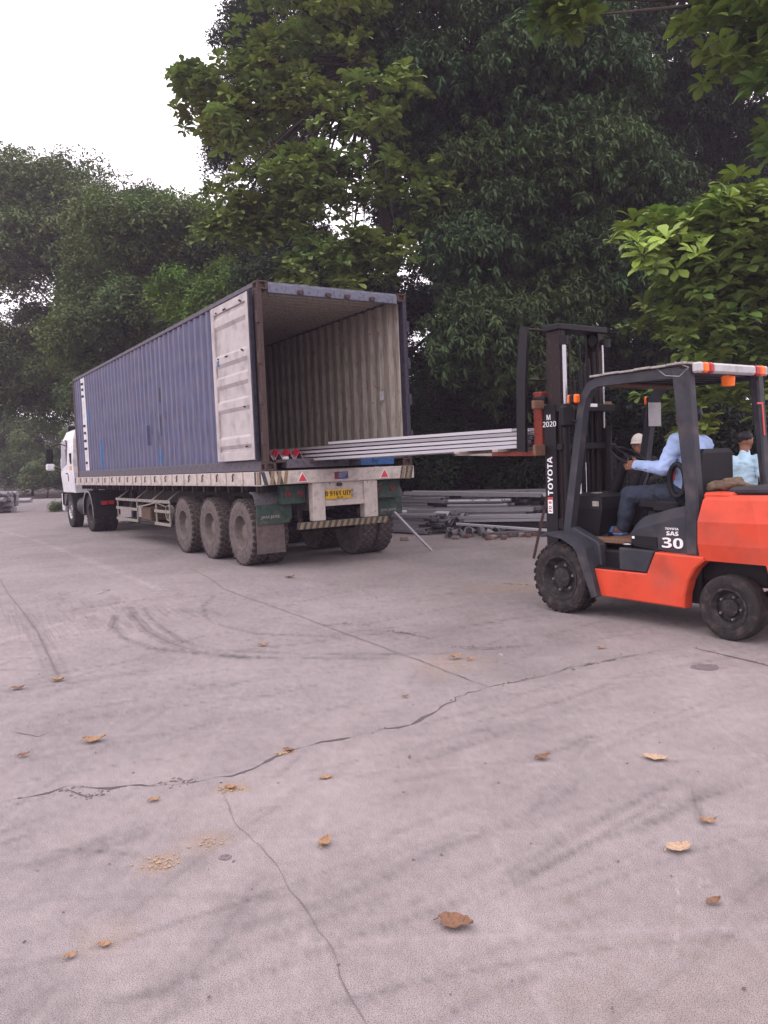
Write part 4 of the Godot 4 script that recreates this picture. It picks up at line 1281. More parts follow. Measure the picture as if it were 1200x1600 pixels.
	# chassis
	for s in [-1.0, 1.0]:
		b = MB.new()
		b.bb(s * 0.38, 0.80, -0.16, s * 0.52, 1.19, -9.0, 0.01)
		b.bb(s * 0.38, 1.0, -9.0, s * 0.52, 1.19, -12.3, 0.01)
		part("main_beam", b, mats["chassis dark"], o)
		# landing leg
		b = MB.new()
		b.bb(s * 0.55, 0.30, -9.0, s * 0.68, 1.19, -9.13, 0.008)
		b.bb(s * 0.48, 0.27, -8.95, s * 0.75, 0.30, -9.2)
		part("landing_leg", b, mats["chassis dark"], o)
	for k in 22:
		b = MB.new()
		b.bb(-1.16, 1.09, -0.45 - k * 0.55, 1.16, 1.19, -0.52 - k * 0.55)
		part("cross_member", b, mats["chassis dark"], o)
	b = MB.new()
	b.bb(-1.16, 1.355, -0.1, 1.16, 1.385, -12.3)
	part("deck", b, mats["plywood"], o)
	for z in [-1.06, -2.37, -3.70]:
		b = MB.new()
		b.tube([Vector3(-1.1, 0.5, z), Vector3(1.1, 0.5, z)], 0.075, 10)
		for s in [-1.0, 1.0]:
			for l in 4:
				b.strap([Vector3(s * 0.5, 0.66 + 0.02 * l, z + 0.55 - 0.08 * l), Vector3(s * 0.5, 0.58 + 0.022 * l, z), Vector3(s * 0.5, 0.66 + 0.02 * l, z - 0.55 + 0.08 * l)], 0.018, 0.09, Vector3.RIGHT)
			b.bb(s * 0.47, 0.6, z + 0.55, s * 0.53, 0.85, z + 0.61)
		part("axle", b, mats["chassis dark"], o)
		for s in [-1.0, 1.0]:
			for q in [1.075, 0.77]:
				var wh := Node3D.new()
				wh.name = "wheel"
				o.add_child(wh, true)
				road_wheel(wh, Vector3(s * q, 0.5, z), 0.5, 0.272, 0.268, "dusty tyre", "dusty rim", 30, 0.17, s > 0, 8 if q > 1.0 else 0)
	# mudguards and flaps
	for s in [-1.0, 1.0]:
		b = MB.new()
		b.bb(s * 0.69, 0.70, -0.345, s * 1.235, 0.925, -0.37, 0.004)
		b.prism(PackedVector2Array([Vector2(s * 0.73, 0.645), Vector2(s * 1.235, 0.645), Vector2(s * 1.235, 0.70), Vector2(s * 0.70, 0.70)]), 0.022, Transform3D(Basis(), Vector3(0, 0, -0.358)))
		var gd := part("mudguard", b, mats["guard green"], o)
		lettering("lettering", "JASA JAYA", 0.038, mats["rack grey"], gd, Transform3D(Basis(), Vector3(s * 1.03 if s < 0 else 0.97, 0.745 if s < 0 else 0.72, -0.342)), true, 1.15)
		b = MB.new()
		b.strap([Vector3(s * 1.07, 0.92, -0.36), Vector3(s * 1.07, 1.0, -0.37), Vector3(s * 1.07, 1.08, -0.43), Vector3(s * 1.07, 1.10, -0.55)], 0.02, 0.36, Vector3.RIGHT)
		part("mudguard_top", b, mats["guard grey"], o)
		if s < 0:
			b = MB.new()
			b.prism(PackedVector2Array([Vector2(-1.235, 0.69), Vector2(-0.81, 0.69), Vector2(-0.80, 0.225), Vector2(-1.24, 0.222)]), 0.014, Transform3D(Basis(), Vector3(0, 0, -0.385)))
			var fl := part("mud_flap", b, mats["flap rubber"], o)
			lettering("lettering", "PL.BOG.BP", 0.06, mats["guard grey"], fl, Transform3D(Basis(), Vector3(-1.02, 0.27, -0.377)), true, 1.0)
		b = MB.new()
		b.bb(s * 0.52, 0.915, -0.22, s * (0.905 if s < 0 else 1.12), 1.185, -0.34, 0.008)
		var lb := part("lamp_box", b, mats["guard green"], o)
		for x in ([-0.79, -0.60] if s < 0 else [0.72, 0.98]):
			b = MB.new()
			b.t = Transform3D(Basis(Vector3.UP, PI / 2), Vector3(x, 1.06, -0.215))
			b.lathe(PackedVector2Array([Vector2(-0.002, 0.001), Vector2(-0.012, 0.03), Vector2(0.0, 0.05), Vector2(0.01, 0.052)]), 14)
			part("tail_lamp", b, mats["dim red"], lb)
	# the side rack of slotted rails
	var rk := Node3D.new()
	rk.name = "side_rack"
	o.add_child(rk, true)
	for q in [[-8.36, -4.42, 0.885], [-8.36, -6.63, 0.69], [-8.36, -6.63, 0.452], [-5.41, -4.42, 0.70], [-5.41, -4.42, 0.455]]:
		b = MB.new()
		var z: float = q[0]
		b.bb(-1.20, q[2] - 0.03, q[0], -1.205, q[2] + 0.03, q[1])
		while z < q[1] - 0.1:
			b.bb(-1.205, q[2] - 0.026, z + 0.012, -1.212, q[2] + 0.026, z + 0.135)
			z += 0.16
		part("slotted_rail", b, mats["rack grey"], rk)
	for z in [-8.3, -6.70, -5.35, -4.5]:
		b = MB.new()
		b.bb(-1.175, 0.44, z, -1.20, 0.90, z + 0.04)
		part("rack_post", b, mats["rack grey"], rk)
	for z in [-8.2, -6.75, -5.6, -4.6]:
		b = MB.new()
		b.tube([Vector3(-1.19, 0.90, z), Vector3(-0.75, 1.19, z - 0.12)], 0.016, 6)
		part("rack_strut", b, mats["rack grey"], rk)
	b = MB.new()
	b.bb(-1.17, 0.46, -6.63, -1.20, 0.50, -5.41)
	b.bb(-0.75, 0.42, -8.36, -1.18, 0.45, -4.42)
	part("rack_floor", b, mats["chassis dark"], rk)
	b = MB.new()
	b.bb(-1.15, 0.47, -6.55, -0.6, 0.74, -5.9, 0.02)
	part("tool_box", b, mats["plywood"], o)
	b = MB.new()
	for k in 3:
		var c := []
		for i in 25:
			var a := TAU * i / 24
			c.append(Vector3(-1.10 + 0.03 * k, 0.66 + 0.14 * sin(a), -4.85 + 0.17 * cos(a)))
		b.tube(c, 0.016, 6, false)
	b.tube([Vector3(-1.2, 0.75, -6.6), Vector3(-1.21, 0.80, -5.9), Vector3(-1.2, 0.86, -5.3), Vector3(-1.12, 0.78, -4.9)], 0.014, 6)
	part("air_hose", b, mats["rack grey"], o)

func build_tractor() -> void:
	var o := thing("truck_tractor", "white cabbed tractor unit at the front of the trailer", "truck", TR_AT, TR_TURN)
	var b := MB.new()
	# cab: plan outline stacked up, screen raked
	var rings := []
	for q in [[0.98, 1.20, -12.72, -14.52], [1.45, 1.22, -12.70, -14.62], [1.9, 1.22, -12.70, -14.58], [2.45, 1.18, -12.72, -14.36], [2.68, 1.10, -12.85, -14.10], [2.74, 0.98, -13.0, -13.95]]:
		var c := 0.14
		rings.append([Vector3(-q[1], q[0], q[2]), Vector3(q[1], q[0], q[2]), Vector3(q[1], q[0], q[3] + c), Vector3(q[1] - c, q[0], q[3]), Vector3(-q[1] + c, q[0], q[3]), Vector3(-q[1], q[0], q[3] + c)])
	b.loft(rings)
	var cab := part("cab", b, mats["cab white"], o)
	for s in [-1.0, 1.0]:
		b = MB.new()
		b.prism(PackedVector2Array([Vector2(-13.55, 1.78), Vector2(-14.38, 1.66), Vector2(-14.22, 2.42), Vector2(-13.55, 2.46)]), 0.02, Transform3D(SIDE, Vector3(s * 1.215, 0, 0)))
		part("side_window", b, mats["dark glass"], cab)
		b = MB.new()
		b.prism(PackedVector2Array([Vector2(-12.92, 1.77), Vector2(-13.1, 1.77), Vector2(-13.12, 2.07), Vector2(-12.93, 2.07)]), 0.02, Transform3D(SIDE, Vector3(s * 1.225, 0, 0)))
		part("sleeper_window", b, mats["dark glass"], cab)
		b = MB.new()
		b.bb(s * 1.215, 1.60, -12.95, s * 1.235, 1.72, -13.16)
		part("side_marker", b, mats["amber"], cab)
		b = MB.new()
		b.bb(s * 1.218, 1.30, -13.45, s * 1.228, 1.50, -13.50, 0.003)
		b.bb(s * 1.2, 1.50, -13.52, s * 1.24, 1.535, -13.72, 0.01)
		part("door_handle", b, mats["mast black"], cab)
		b = MB.new()
		b.tube([Vector3(s * 1.2, 2.38, -14.25), Vector3(s * 1.48, 2.30, -14.55), Vector3(s * 1.5, 1.75, -14.58), Vector3(s * 1.2, 1.62, -14.4)], 0.016, 6)
		b.box(Vector3(s * 1.5, 2.04, -14.56), Vector3(0.2, 0.42, 0.08), 0.03)
		var mr := part("mirror", b, mats["mast black"], cab)
		b = MB.new()
		b.box(Vector3(s * 1.49, 1.72, -14.56), Vector3(0.24, 0.20, 0.10), 0.04)
		part("lower_mirror", b, mats["cab white"], mr)
	b = MB.new()
	b.prism(PackedVector2Array([Vector2(-1.02, 1.62), Vector2(1.02, 1.62), Vector2(0.98, 2.36), Vector2(-0.98, 2.36)]), 0.03, Transform3D(Basis(Vector3.RIGHT, 0.28), Vector3(0, 0.62, -15.02)).translated(Vector3(0, 0.0, 0.02)))
	part("windscreen", b, mats["dark glass"], cab)
	b = MB.new()
	b.bb(-1.21, 0.42, -14.5, 1.21, 0.97, -14.70, 0.04)
	part("front_bumper", b, mats["cab white"], o)
	for s in [-1.0, 1.0]:
		b = MB.new()
		b.prism(PackedVector2Array([Vector2(-14.5, 0.62), Vector2(-14.5, 1.0), Vector2(-12.9, 1.0), Vector2(-12.86, 0.62), Vector2(-12.98, 0.64), Vector2(-13.1, 0.86), Vector2(-13.4, 1.0), Vector2(-13.7, 0.96), Vector2(-14.0, 0.72), Vector2(-14.1, 0.60)]), 0.34, Transform3D(SIDE, Vector3(s * 1.05, -0.01, 0)), 0.01)
		part("wheel_arch", b, mats["mast black"], o)
		var wh := Node3D.new()
		wh.name = "wheel"
		o.add_child(wh, true)
		road_wheel(wh, Vector3(s * 1.07, 0.49, -13.5), 0.49, 0.28, 0.26, "tyre", "chrome", 34, 0.04, s > 0)
		for q in [1.06, 0.745]:
			wh = Node3D.new()
			wh.name = "wheel"
			o.add_child(wh, true)
			road_wheel(wh, Vector3(s * q, 0.49, -11.07), 0.49, 0.28, 0.26, "tyre", "black rim", 34, 0.16, s > 0, 8 if q > 1.0 else 0)
		# bright fender over the drive wheels
		var arc := []
		for i in 13:
			var a := lerpf(-0.15, PI + 0.05, i / 12.0)
			arc.append(Vector3(s * 0.92, 0.47 + 0.575 * sin(a), -11.12 + 0.56 * cos(a)))
		b = MB.new()
		b.strap(arc, 0.014, 0.62, Vector3.RIGHT)
		part("fender", b, mats["mast black"], o)
		for i in arc.size():
			arc[i] += Vector3(s * 0.315, 0.004, 0)
		b = MB.new()
		b.strap(arc, 0.06, 0.02, Vector3.RIGHT)
		part("fender_rim", b, mats["chrome"], o)
		b = MB.new()
		b.box(Vector3(s * 0.92, 0.45, -10.52), Vector3(0.6, 0.06, 0.01))
		b.box(Vector3(s * 0.90, 0.72, -10.5), Vector3(0.62, 0.6, 0.02))
		part("fender_flap", b, mats["mast black"], o)
		b = MB.new()
		b.box(Vector3(s * 0.90, 0.74, -10.46), Vector3(0.36, 0.13, 0.06), 0.012)
		var tl := part("tail_lamp", b, mats["mast black"], o)
		for k in 2:
			b = MB.new()
			b.box(Vector3(s * 0.90 - 0.085 + 0.17 * k, 0.74, -10.428), Vector3(0.14, 0.10, 0.02), 0.01)
			part("lamp_lens", b, mats["lamp red"], tl)
		b = MB.new()
		b.bb(s * 0.38, 0.62, -10.4, s * 0.50, 0.92, -14.4, 0.01)
		part("frame_rail", b, mats["chassis dark"], o)
	b = MB.new()
	b.t = Transform3D(Basis(Vector3.UP, PI / 2), Vector3(-0.92, 0.62, -12.3))
	b.lathe(PackedVector2Array([Vector2(-0.42, 0.001), Vector2(-0.42, 0.25), Vector2(-0.40, 0.28), Vector2(0.40, 0.28), Vector2(0.42, 0.25), Vector2(0.42, 0.001)]), 24)
	part("fuel_tank", b, mats["mast black"], o)
	b = MB.new()
	for k in 2:
		b.tube([Vector3(-0.75, 0.95, -12.0 - 0.2 * k), Vector3(-0.8, 1.08, -12.05 - 0.2 * k), Vector3(-0.8, 0.98, -12.3 - 0.2 * k)], 0.03, 8)
	b.bb(-1.15, 0.5, -12.45, -0.8, 0.56, -12.9)
	part("step_and_hoses", b, mats["chassis dark"], o)
	b = MB.new()
	b.t = Transform3D(Basis(Vector3(0, 0, 1), PI / 2), Vector3(0, 1.06, -11.1))
	b.lathe(PackedVector2Array([Vector2(-0.05, 0.001), Vector2(-0.05, 0.45), Vector2(0.03, 0.45), Vector2(0.05, 0.001)]), 24)
	part("coupling_plate", b, mats["chassis dark"], o)

# ---- forklift: its own axes, -z to the forks, y = 0 on the ground, z = 0 at the front axle ----
const FK_AT := Vector3(2.096, 0, -7.5826)
const FK_TURN := 0.601

# across the mast, which stands a little to the near side of the middle
func mx(s: float, x: float) -> float:
	return -0.08 + s * (x - 0.08)

func build_forklift() -> void:
	var o := thing("forklift", "orange and dark grey forklift holding long steel bars up at the container", "forklift", FK_AT, FK_TURN)
	var b := MB.new()
	for s in [-1.0, 1.0]:
		var wh := Node3D.new()
		wh.name = "front_wheel"
		o.add_child(wh, true)
		road_wheel(wh, Vector3(s * 0.505, 0.322, 0), 0.325, 0.225, 0.205, "forklift tyre", "black rim", 26, 0.085, s > 0, 6)
		wh = Node3D.new()
		wh.name = "rear_wheel"
		o.add_child(wh, true)
		road_wheel(wh, Vector3(s * 0.50, 0.248, 1.66), 0.25, 0.17, 0.15, "forklift tyre", "black rim", 0, 0.06, s > 0, 5)
		# orange side skirt
		b = MB.new()
		b.prism(PackedVector2Array([Vector2(0.384, 0.442), Vector2(0.455, 0.200), Vector2(1.285, 0.198), Vector2(1.292, 0.30), Vector2(1.325, 0.42), Vector2(1.385, 0.52), Vector2(1.46, 0.585), Vector2(1.46, 0.62), Vector2(1.02, 0.628), Vector2(0.935, 0.444)]), 0.12, Transform3D(SIDE, Vector3(s * 0.52, 0, 0)), 0.012)
		part("side_skirt", b, mats["fork orange"], o)
		# the grey step panel above it
		b = MB.new()
		b.prism(PackedVector2Array([Vector2(0.655, 0.452), Vector2(0.930, 0.450), Vector2(1.012, 0.632), Vector2(0.655, 0.642)]), 0.10, Transform3D(SIDE, Vector3(s * 0.522, 0, 0)), 0.008)
		part("step_panel", b, mats["fork grey"], o)
		b = MB.new()
		b.bb(s * 0.36, 0.442, 0.39, s * 0.572, 0.456, 0.652, 0.004)
		for k in 5:
			b.bb(s * (0.40 + 0.03 * k), 0.456, 0.42, s * (0.412 + 0.03 * k), 0.463, 0.63)
		part("step_tread", b, mats["mast black"], o)
		# front fender over the wheel
		b = MB.new()
		b.strap([Vector3(s * 0.51, 0.700, -0.20), Vector3(s * 0.51, 0.728, -0.13), Vector3(s * 0.51, 0.715, 0.06), Vector3(s * 0.51, 0.665, 0.21), Vector3(s * 0.51, 0.60, 0.285), Vector3(s * 0.51, 0.38, 0.365), Vector3(s * 0.51, 0.195, 0.43)], [0.02, 0.03, 0.05, 0.085, 0.11, 0.09, 0.07], 0.25, Vector3.RIGHT)
		part("front_fender", b, mats["fork grey"], o)
		# inner cowl panel leaning back behind the fender
		b = MB.new()
		b.prism(PackedVector2Array([Vector2(0.02, 0.775), Vector2(0.09, 0.79), Vector2(0.37, 0.675), Vector2(0.40, 0.64), Vector2(0.42, 0.46), Vector2(0.30, 0.455), Vector2(0.22, 0.66), Vector2(0.02, 0.735)]), 0.10, Transform3D(SIDE, Vector3(s * 0.47, 0, 0)), 0.01)
		part("cowl_panel", b, mats["fork grey"], o)
		# front pillar and roof rail in one bend, rear pillar
		b = MB.new()
		b.strap([Vector3(s * 0.485, 0.72, 0.022), Vector3(s * 0.485, 1.30, 0.125), Vector3(s * 0.485, 1.84, 0.222), Vector3(s * 0.485, 1.96, 0.262), Vector3(s * 0.485, 2.045, 0.33), Vector3(s * 0.485, 2.075, 0.42), Vector3(s * 0.485, 2.072, 0.80), Vector3(s * 0.485, 2.062, 1.24)], [0.085, 0.08, 0.075, 0.078, 0.08, 0.078, 0.076, 0.08], 0.075, Vector3.RIGHT)
		part("front_pillar", b, mats["fork grey"], o)
		b = MB.new()
		var fw := 0.0 if s < 0 else 0.065
		b.prism(PackedVector2Array([Vector2(1.277 + fw, 0.615), Vector2(1.388, 0.612), Vector2(1.395, 1.0), Vector2(1.325, 2.085), Vector2(1.176 + fw, 2.09), Vector2(1.18 + fw, 1.98), Vector2(1.272 + fw, 1.1)]), 0.095, Transform3D(SIDE, Vector3(s * 0.487, 0, 0)), 0.014)
		part("rear_pillar", b, mats["fork grey"], o)
	# body core
	b = MB.new()
	b.bb(-0.45, 0.22, 0.30, 0.45, 0.60, 1.35, 0.02)
	b.bb(-0.40, 0.35, -0.1, 0.40, 0.66, 0.32, 0.02)
	b.bb(-0.42, 0.40, 1.35, 0.42, 0.75, 1.9, 0.02)
	b.tube([Vector3(-0.45, 0.248, 1.66), Vector3(0.45, 0.248, 1.66)], 0.06, 10)
	b.tube([Vector3(-0.45, 0.322, 0), Vector3(0.45, 0.322, 0)], 0.09, 10)
	part("chassis", b, mats["mast black"], o)
	b = MB.new()
	b.bb(-0.44, 0.655, 0.06, 0.44, 0.700, 0.76, 0.006)
	part("floor_plate", b, mats["plank brown"], o)
	# engine cover with the sloping top edge
	b = MB.new()
	var rings := []
	for q in [[0.735, 0.662, 0.765, 0.862], [0.80, 0.655, 0.80, 0.905], [1.10, 0.632, 0.885, 0.985], [1.275, 0.615, 0.93, 1.015], [1.44, 0.60, 0.95, 1.03]]:
		rings.append([Vector3(-0.505, q[1], q[0]), Vector3(-0.512, q[2], q[0]), Vector3(-0.40, q[3], q[0] + 0.005), Vector3(0.40, q[3], q[0] + 0.005), Vector3(0.512, q[2], q[0]), Vector3(0.505, q[1], q[0])])
	b.loft(rings)
	var hood := part("engine_cover", b, mats["fork grey"], o)
	b = MB.new()
	b.prism(PackedVector2Array([Vector2(0.745, 0.672), Vector2(1.0, 0.652), Vector2(1.0, 0.745), Vector2(0.745, 0.75)]), 0.012, Transform3D(SIDE, Vector3(-0.511, 0, 0)), 0.003)
	part("cover_recess", b, mats["mast black"], hood)
	lettering("lettering", "30", 0.082, mats["white print"], hood, Transform3D(SIDE, Vector3(-0.516, 0.703, 1.148)), true, 1.65)
	lettering("lettering", "SAS", 0.034, mats["white print"], hood, Transform3D(SIDE, Vector3(-0.516, 0.782, 1.148)), true, 1.45)
	lettering("lettering", "TOYOTA", 0.018, mats["white print"], hood, Transform3D(SIDE, Vector3(-0.516, 0.82, 1.142)), true, 1.3)
	b = MB.new()
	b.bb(-0.513, 0.772, 1.09, -0.516, 0.775, 1.205)
	part("underline", b, mats["white print"], hood)
	b = MB.new()
	b.bb(-0.513, 0.722, 0.752, -0.518, 0.742, 0.778)
	part("sticker", b, mats["white print"], hood)
	b = MB.new()
	b.ball(Vector3(-0.53, 0.672, 0.715), Vector3(0.035, 0.016, 0.05), 10)
	part("filler_cap", b, mats["chrome"], o)
	# counterweight
	b = MB.new()
	rings = []
	for q in [[0.592, 0.555, 1.42, 1.94, 2.38], [0.72, 0.585, 1.42, 1.92, 2.42], [0.895, 0.59, 1.425, 1.90, 2.42], [1.06, 0.545, 1.445, 1.84, 2.30], [1.095, 0.51, 1.46, 1.80, 2.22]]:
		var w: float = q[1]
		rings.append([Vector3(-w, q[0], q[2]), Vector3(-w, q[0], q[3]), Vector3(-w * 0.78, q[0], q[4] - 0.10), Vector3(-w * 0.45, q[0], q[4]), Vector3(w * 0.45, q[0], q[4]), Vector3(w * 0.78, q[0], q[4] - 0.10), Vector3(w, q[0], q[3]), Vector3(w, q[0], q[2])])
	b.loft(rings)
	b.loft([[Vector3(-0.54, 0.30, 2.02), Vector3(-0.42, 0.30, 2.28), Vector3(0.42, 0.30, 2.28), Vector3(0.54, 0.30, 2.02)], [Vector3(-0.553, 0.593, 1.95), Vector3(-0.43, 0.593, 2.32), Vector3(0.43, 0.593, 2.32), Vector3(0.553, 0.593, 1.95)]])
	b.bb(-0.52, 1.06, 1.425, -0.30, 1.118, 1.66, 0.02)
	part("counterweight", b, mats["fork orange"], o)
	b = MB.new()
	b.prism(PackedVector2Array([Vector2(-0.44, -1.60), Vector2(0.44, -1.60), Vector2(0.42, -2.1), Vector2(0.3, -2.2), Vector2(-0.3, -2.2), Vector2(-0.42, -2.1)]), 0.06, Transform3D(FLAT, Vector3(0, 1.125, 0)), 0.02)
	part("radiator_lid", b, mats["fork grey"], o)
	b = MB.new()
	b.bb(-0.41, 0.98, 1.38, 0.41, 1.10, 1.62, 0.01)
	part("cover_rear", b, mats["mast black"], o)
	# overhead guard roof
	for k in 7:
		b = MB.new()
		var z := 0.44 + k * 0.125
		b.bb(-0.45, 2.050, z, 0.45, 2.085, z + 0.03, 0.004)
		part("roof_bar", b, mats["fork grey"], o)
	for k in 6:
		b = MB.new()
		var z := 0.352 + k * 0.157
		b.box(Vector3(0, 2.128 + 0.004 * (k % 2), z + 0.078), Vector3(1.09, 0.018, 0.153), 0.003)
		part("roof_plank", b, mats["roof board"], o)
	b = MB.new()
	b.bb(-0.40, 2.03, 0.42, 0.40, 2.046, 0.62, 0.003)
	part("roof_lining", b, mats["plank brown"], o)
	b = MB.new()
	b.tube([Vector3(-0.51, 2.14, 1.0), Vector3(-0.53, 2.05, 1.12), Vector3(-0.535, 2.03, 1.25), Vector3(-0.53, 2.09, 1.33), Vector3(-0.52, 2.15, 1.20)], 0.004, 5)
	part("tie_wire", b, mats["roof board"], o)
	# rear light bar
	b = MB.new()
	b.box(Vector3(-0.015, 2.087, 1.372), Vector3(0.60, 0.078, 0.07), 0.015)
	var lb := part("light_bar", b, mats["cream lamp"], o)
	for q in [[-0.475, 0.06, "cream lamp"], [-0.405, 0.075, "lamp orange"], [-0.335, 0.065, "lamp red"], [0.315, 0.075, "lamp red"], [0.39, 0.075, "lamp orange"], [0.445, 0.035, "cream lamp"]]:
		b = MB.new()
		b.box(Vector3(q[0], 2.087, 1.372), Vector3(q[1] - 0.002, 0.082, 0.076), 0.014)
		part("lamp_lens", b, mats[q[2]], lb)
	b = MB.new()
	b.t = Transform3D(Basis(Vector3(0, 0, 1), PI / 2), Vector3(0.03, 2.0, 1.31))
	b.lathe(PackedVector2Array([Vector2(-0.045, 0.001), Vector2(-0.04, 0.05), Vector2(0.035, 0.056), Vector2(0.045, 0.04), Vector2(0.045, 0.001)]), 18)
	part("beacon", b, mats["lamp orange"], o)
	b = MB.new()
	b.box(Vector3(0.465, 1.69, 1.358), Vector3(0.02, 0.28, 0.006), 0.0, Basis(Vector3.RIGHT, -0.064))
	b.box(Vector3(0.43, 1.822, 1.350), Vector3(0.09, 0.016, 0.006), 0.0, Basis(Vector3.RIGHT, -0.064))
	tag(part("red_tape", b, mats["reflector red"], o), "strip of red tape on the far rear pillar")
	# turn signals and mirrors on the front pillars
	for s in [-1.0, 1.0]:
		b = MB.new()
		b.box(Vector3(s * 0.545, 1.95, 0.165), Vector3(0.07, 0.085, 0.05), 0.012)
		b.bb(s * 0.50, 1.90, 0.17, s * 0.54, 1.92, 0.19)
		var sg := part("turn_signal", b, mats["mast black"], o)
		b = MB.new()
		b.box(Vector3(s * 0.545, 1.95, 0.205), Vector3(0.066, 0.08, 0.035), 0.012)
		b.box(Vector3(s * 0.545, 1.95, 0.128), Vector3(0.066, 0.08, 0.03), 0.012)
		part("signal_lens", b, mats["lamp orange"], sg)
		b = MB.new()
		b.box(Vector3(s * 0.56, 1.80, 0.10), Vector3(0.15, 0.20, 0.06), 0.025, Basis(Vector3.UP, 0.35 * s))
		b.tube([Vector3(s * 0.5, 1.74, 0.2), Vector3(s * 0.55, 1.76, 0.14)], 0.01, 6)
		part("mirror", b, mats["seat black"], o)
	b = MB.new()
	b.box(Vector3(0.43, 1.805, 0.29), Vector3(0.16, 0.24, 0.025), 0.012, Basis(Vector3.UP, -0.25))
	var fm := part("inside_mirror", b, mats["seat black"], o)
	b = MB.new()
	b.box(Vector3(0.427, 1.805, 0.303), Vector3(0.145, 0.225, 0.006), 0.002, Basis(Vector3.UP, -0.25))
	part("mirror_face", b, mats["cream lamp"], fm)
	b = MB.new()
	var ov := []
	for i in 17:
		var a := TAU * i / 16
		ov.append(Vector3(-0.40 + 0.05 * cos(a), 1.75 + 0.13 * sin(a), 0.16))
	b.tube(ov, 0.008, 6, false)
	b.prism(PackedVector2Array(ov.map(func(q): return Vector2(q.x, q.y))), 0.01, Transform3D(Basis(), Vector3(0, 0, 0.158)))
	part("inside_mirror", b, mats["seat black"], o)
	# dashboard, steering column and wheel, levers, grab bar
	b = MB.new()
	b.loft([[Vector3(-0.36, 0.70, 0.0), Vector3(0.38, 0.70, 0.0), Vector3(0.38, 0.70, 0.26), Vector3(-0.36, 0.70, 0.26)], [Vector3(-0.40, 0.95, 0.02), Vector3(0.40, 0.95, 0.02), Vector3(0.40, 0.95, 0.34), Vector3(-0.40, 0.95, 0.34)], [Vector3(-0.39, 1.07, 0.05), Vector3(0.39, 1.07, 0.05), Vector3(0.39, 1.06, 0.33), Vector3(-0.39, 1.06, 0.33)], [Vector3(-0.36, 1.10, 0.09), Vector3(0.36, 1.10, 0.09), Vector3(0.36, 1.085, 0.28), Vector3(-0.36, 1.085, 0.28)]])
	var dash := part("dashboard", b, mats["seat black"], o)
	b = MB.new()
	b.box(Vector3(-0.402, 1.0, 0.27), Vector3(0.006, 0.045, 0.07), 0.0)
	b.box(Vector3(-0.30, 1.092, 0.2), Vector3(0.08, 0.01, 0.06), 0.0)
	part("sticker", b, mats["roof board"], dash)
	b = MB.new()
	b.tube([Vector3(-0.05, 1.05, 0.18), Vector3(-0.05, 1.30, 0.30), Vector3(-0.05, 1.43, 0.36)], [0.06, 0.05, 0.03], 10)
	part("steering_column", b, mats["seat black"], o)
	var ax := Transform3D(Basis(Vector3.RIGHT, 0.55), Vector3(-0.05, 1.415, 0.365))
	b = MB.new()
	b.t = ax
	var ring := []
	for i in 29:
		ring.append(Vector3(0.17 * cos(TAU * i / 28), 0, 0.17 * sin(TAU * i / 28)))
	b.tube(ring, 0.014, 8, false)
	for k in 3:
		var a := TAU * k / 3 + 0.4
		b.tube([Vector3(), Vector3(0.165 * cos(a), -0.0, 0.165 * sin(a))], 0.011, 6)
	b.ball(Vector3(), Vector3(0.045, 0.025, 0.045), 12)
	b.tube([Vector3(-0.12, 0.01, -0.11), Vector3(-0.12, 0.07, -0.11)], [0.014, 0.022], 8)
	part("steering_wheel", b, mats["seat black"], o)
	for k in 3:
		b = MB.new()
		b.tube([Vector3(0.18 + 0.07 * k, 1.06, 0.24), Vector3(0.18 + 0.07 * k, 1.26, 0.33)], 0.008, 6)
		b.ball(Vector3(0.18 + 0.07 * k, 1.28, 0.335), Vector3(0.022, 0.026, 0.022), 10)
		part("lever", b, mats["seat black"], o)
	b = MB.new()
	b.tube([Vector3(-0.44, 1.62, 0.16), Vector3(-0.40, 1.58, 0.16), Vector3(-0.38, 1.35, 0.12), Vector3(-0.40, 1.20, 0.10), Vector3(-0.45, 1.14, 0.09)], 0.014, 8)
	part("grab_bar", b, mats["seat black"], o)
	# seat
	b = MB.new()
	b.box(Vector3(0, 0.985, 0.84), Vector3(0.48, 0.11, 0.50), 0.035, Basis(Vector3.RIGHT, 0.06))
	b.bb(-0.22, 0.86, 0.68, 0.22, 0.94, 1.05, 0.02)
	part("seat_cushion", b, mats["seat black"], o)
	b = MB.new()
	b.loft([[Vector3(-0.22, 1.0, 1.08), Vector3(0.22, 1.0, 1.08), Vector3(0.21, 1.0, 1.20), Vector3(-0.21, 1.0, 1.20)], [Vector3(-0.245, 1.2, 1.11), Vector3(0.245, 1.2, 1.11), Vector3(0.23, 1.2, 1.22), Vector3(-0.23, 1.2, 1.22)], [Vector3(-0.22, 1.42, 1.145), Vector3(0.22, 1.42, 1.145), Vector3(0.21, 1.42, 1.23), Vector3(-0.21, 1.42, 1.23)], [Vector3(-0.19, 1.455, 1.165), Vector3(0.19, 1.455, 1.165), Vector3(0.18, 1.455, 1.22), Vector3(-0.18, 1.455, 1.22)]])
	part("seat_back", b, mats["seat black"], o)
	b = MB.new()
	ring = []
	for i in 25:
		ring.append(Vector3(-0.27, 1.20 + 0.135 * sin(TAU * i / 24), 1.03 + 0.075 * cos(TAU * i / 24)))
	b.tube(ring, 0.024, 8, false)
	part("hip_guard", b, mats["seat black"], o)
	b = MB.new()
	b.bb(-0.31, 0.93, 0.80, -0.25, 1.03, 1.05, 0.02)
	b.tube([Vector3(-0.28, 1.0, 0.86), Vector3(-0.29, 1.08, 0.80)], 0.014, 6)
	part("seat_lever", b, mats["seat black"], o)
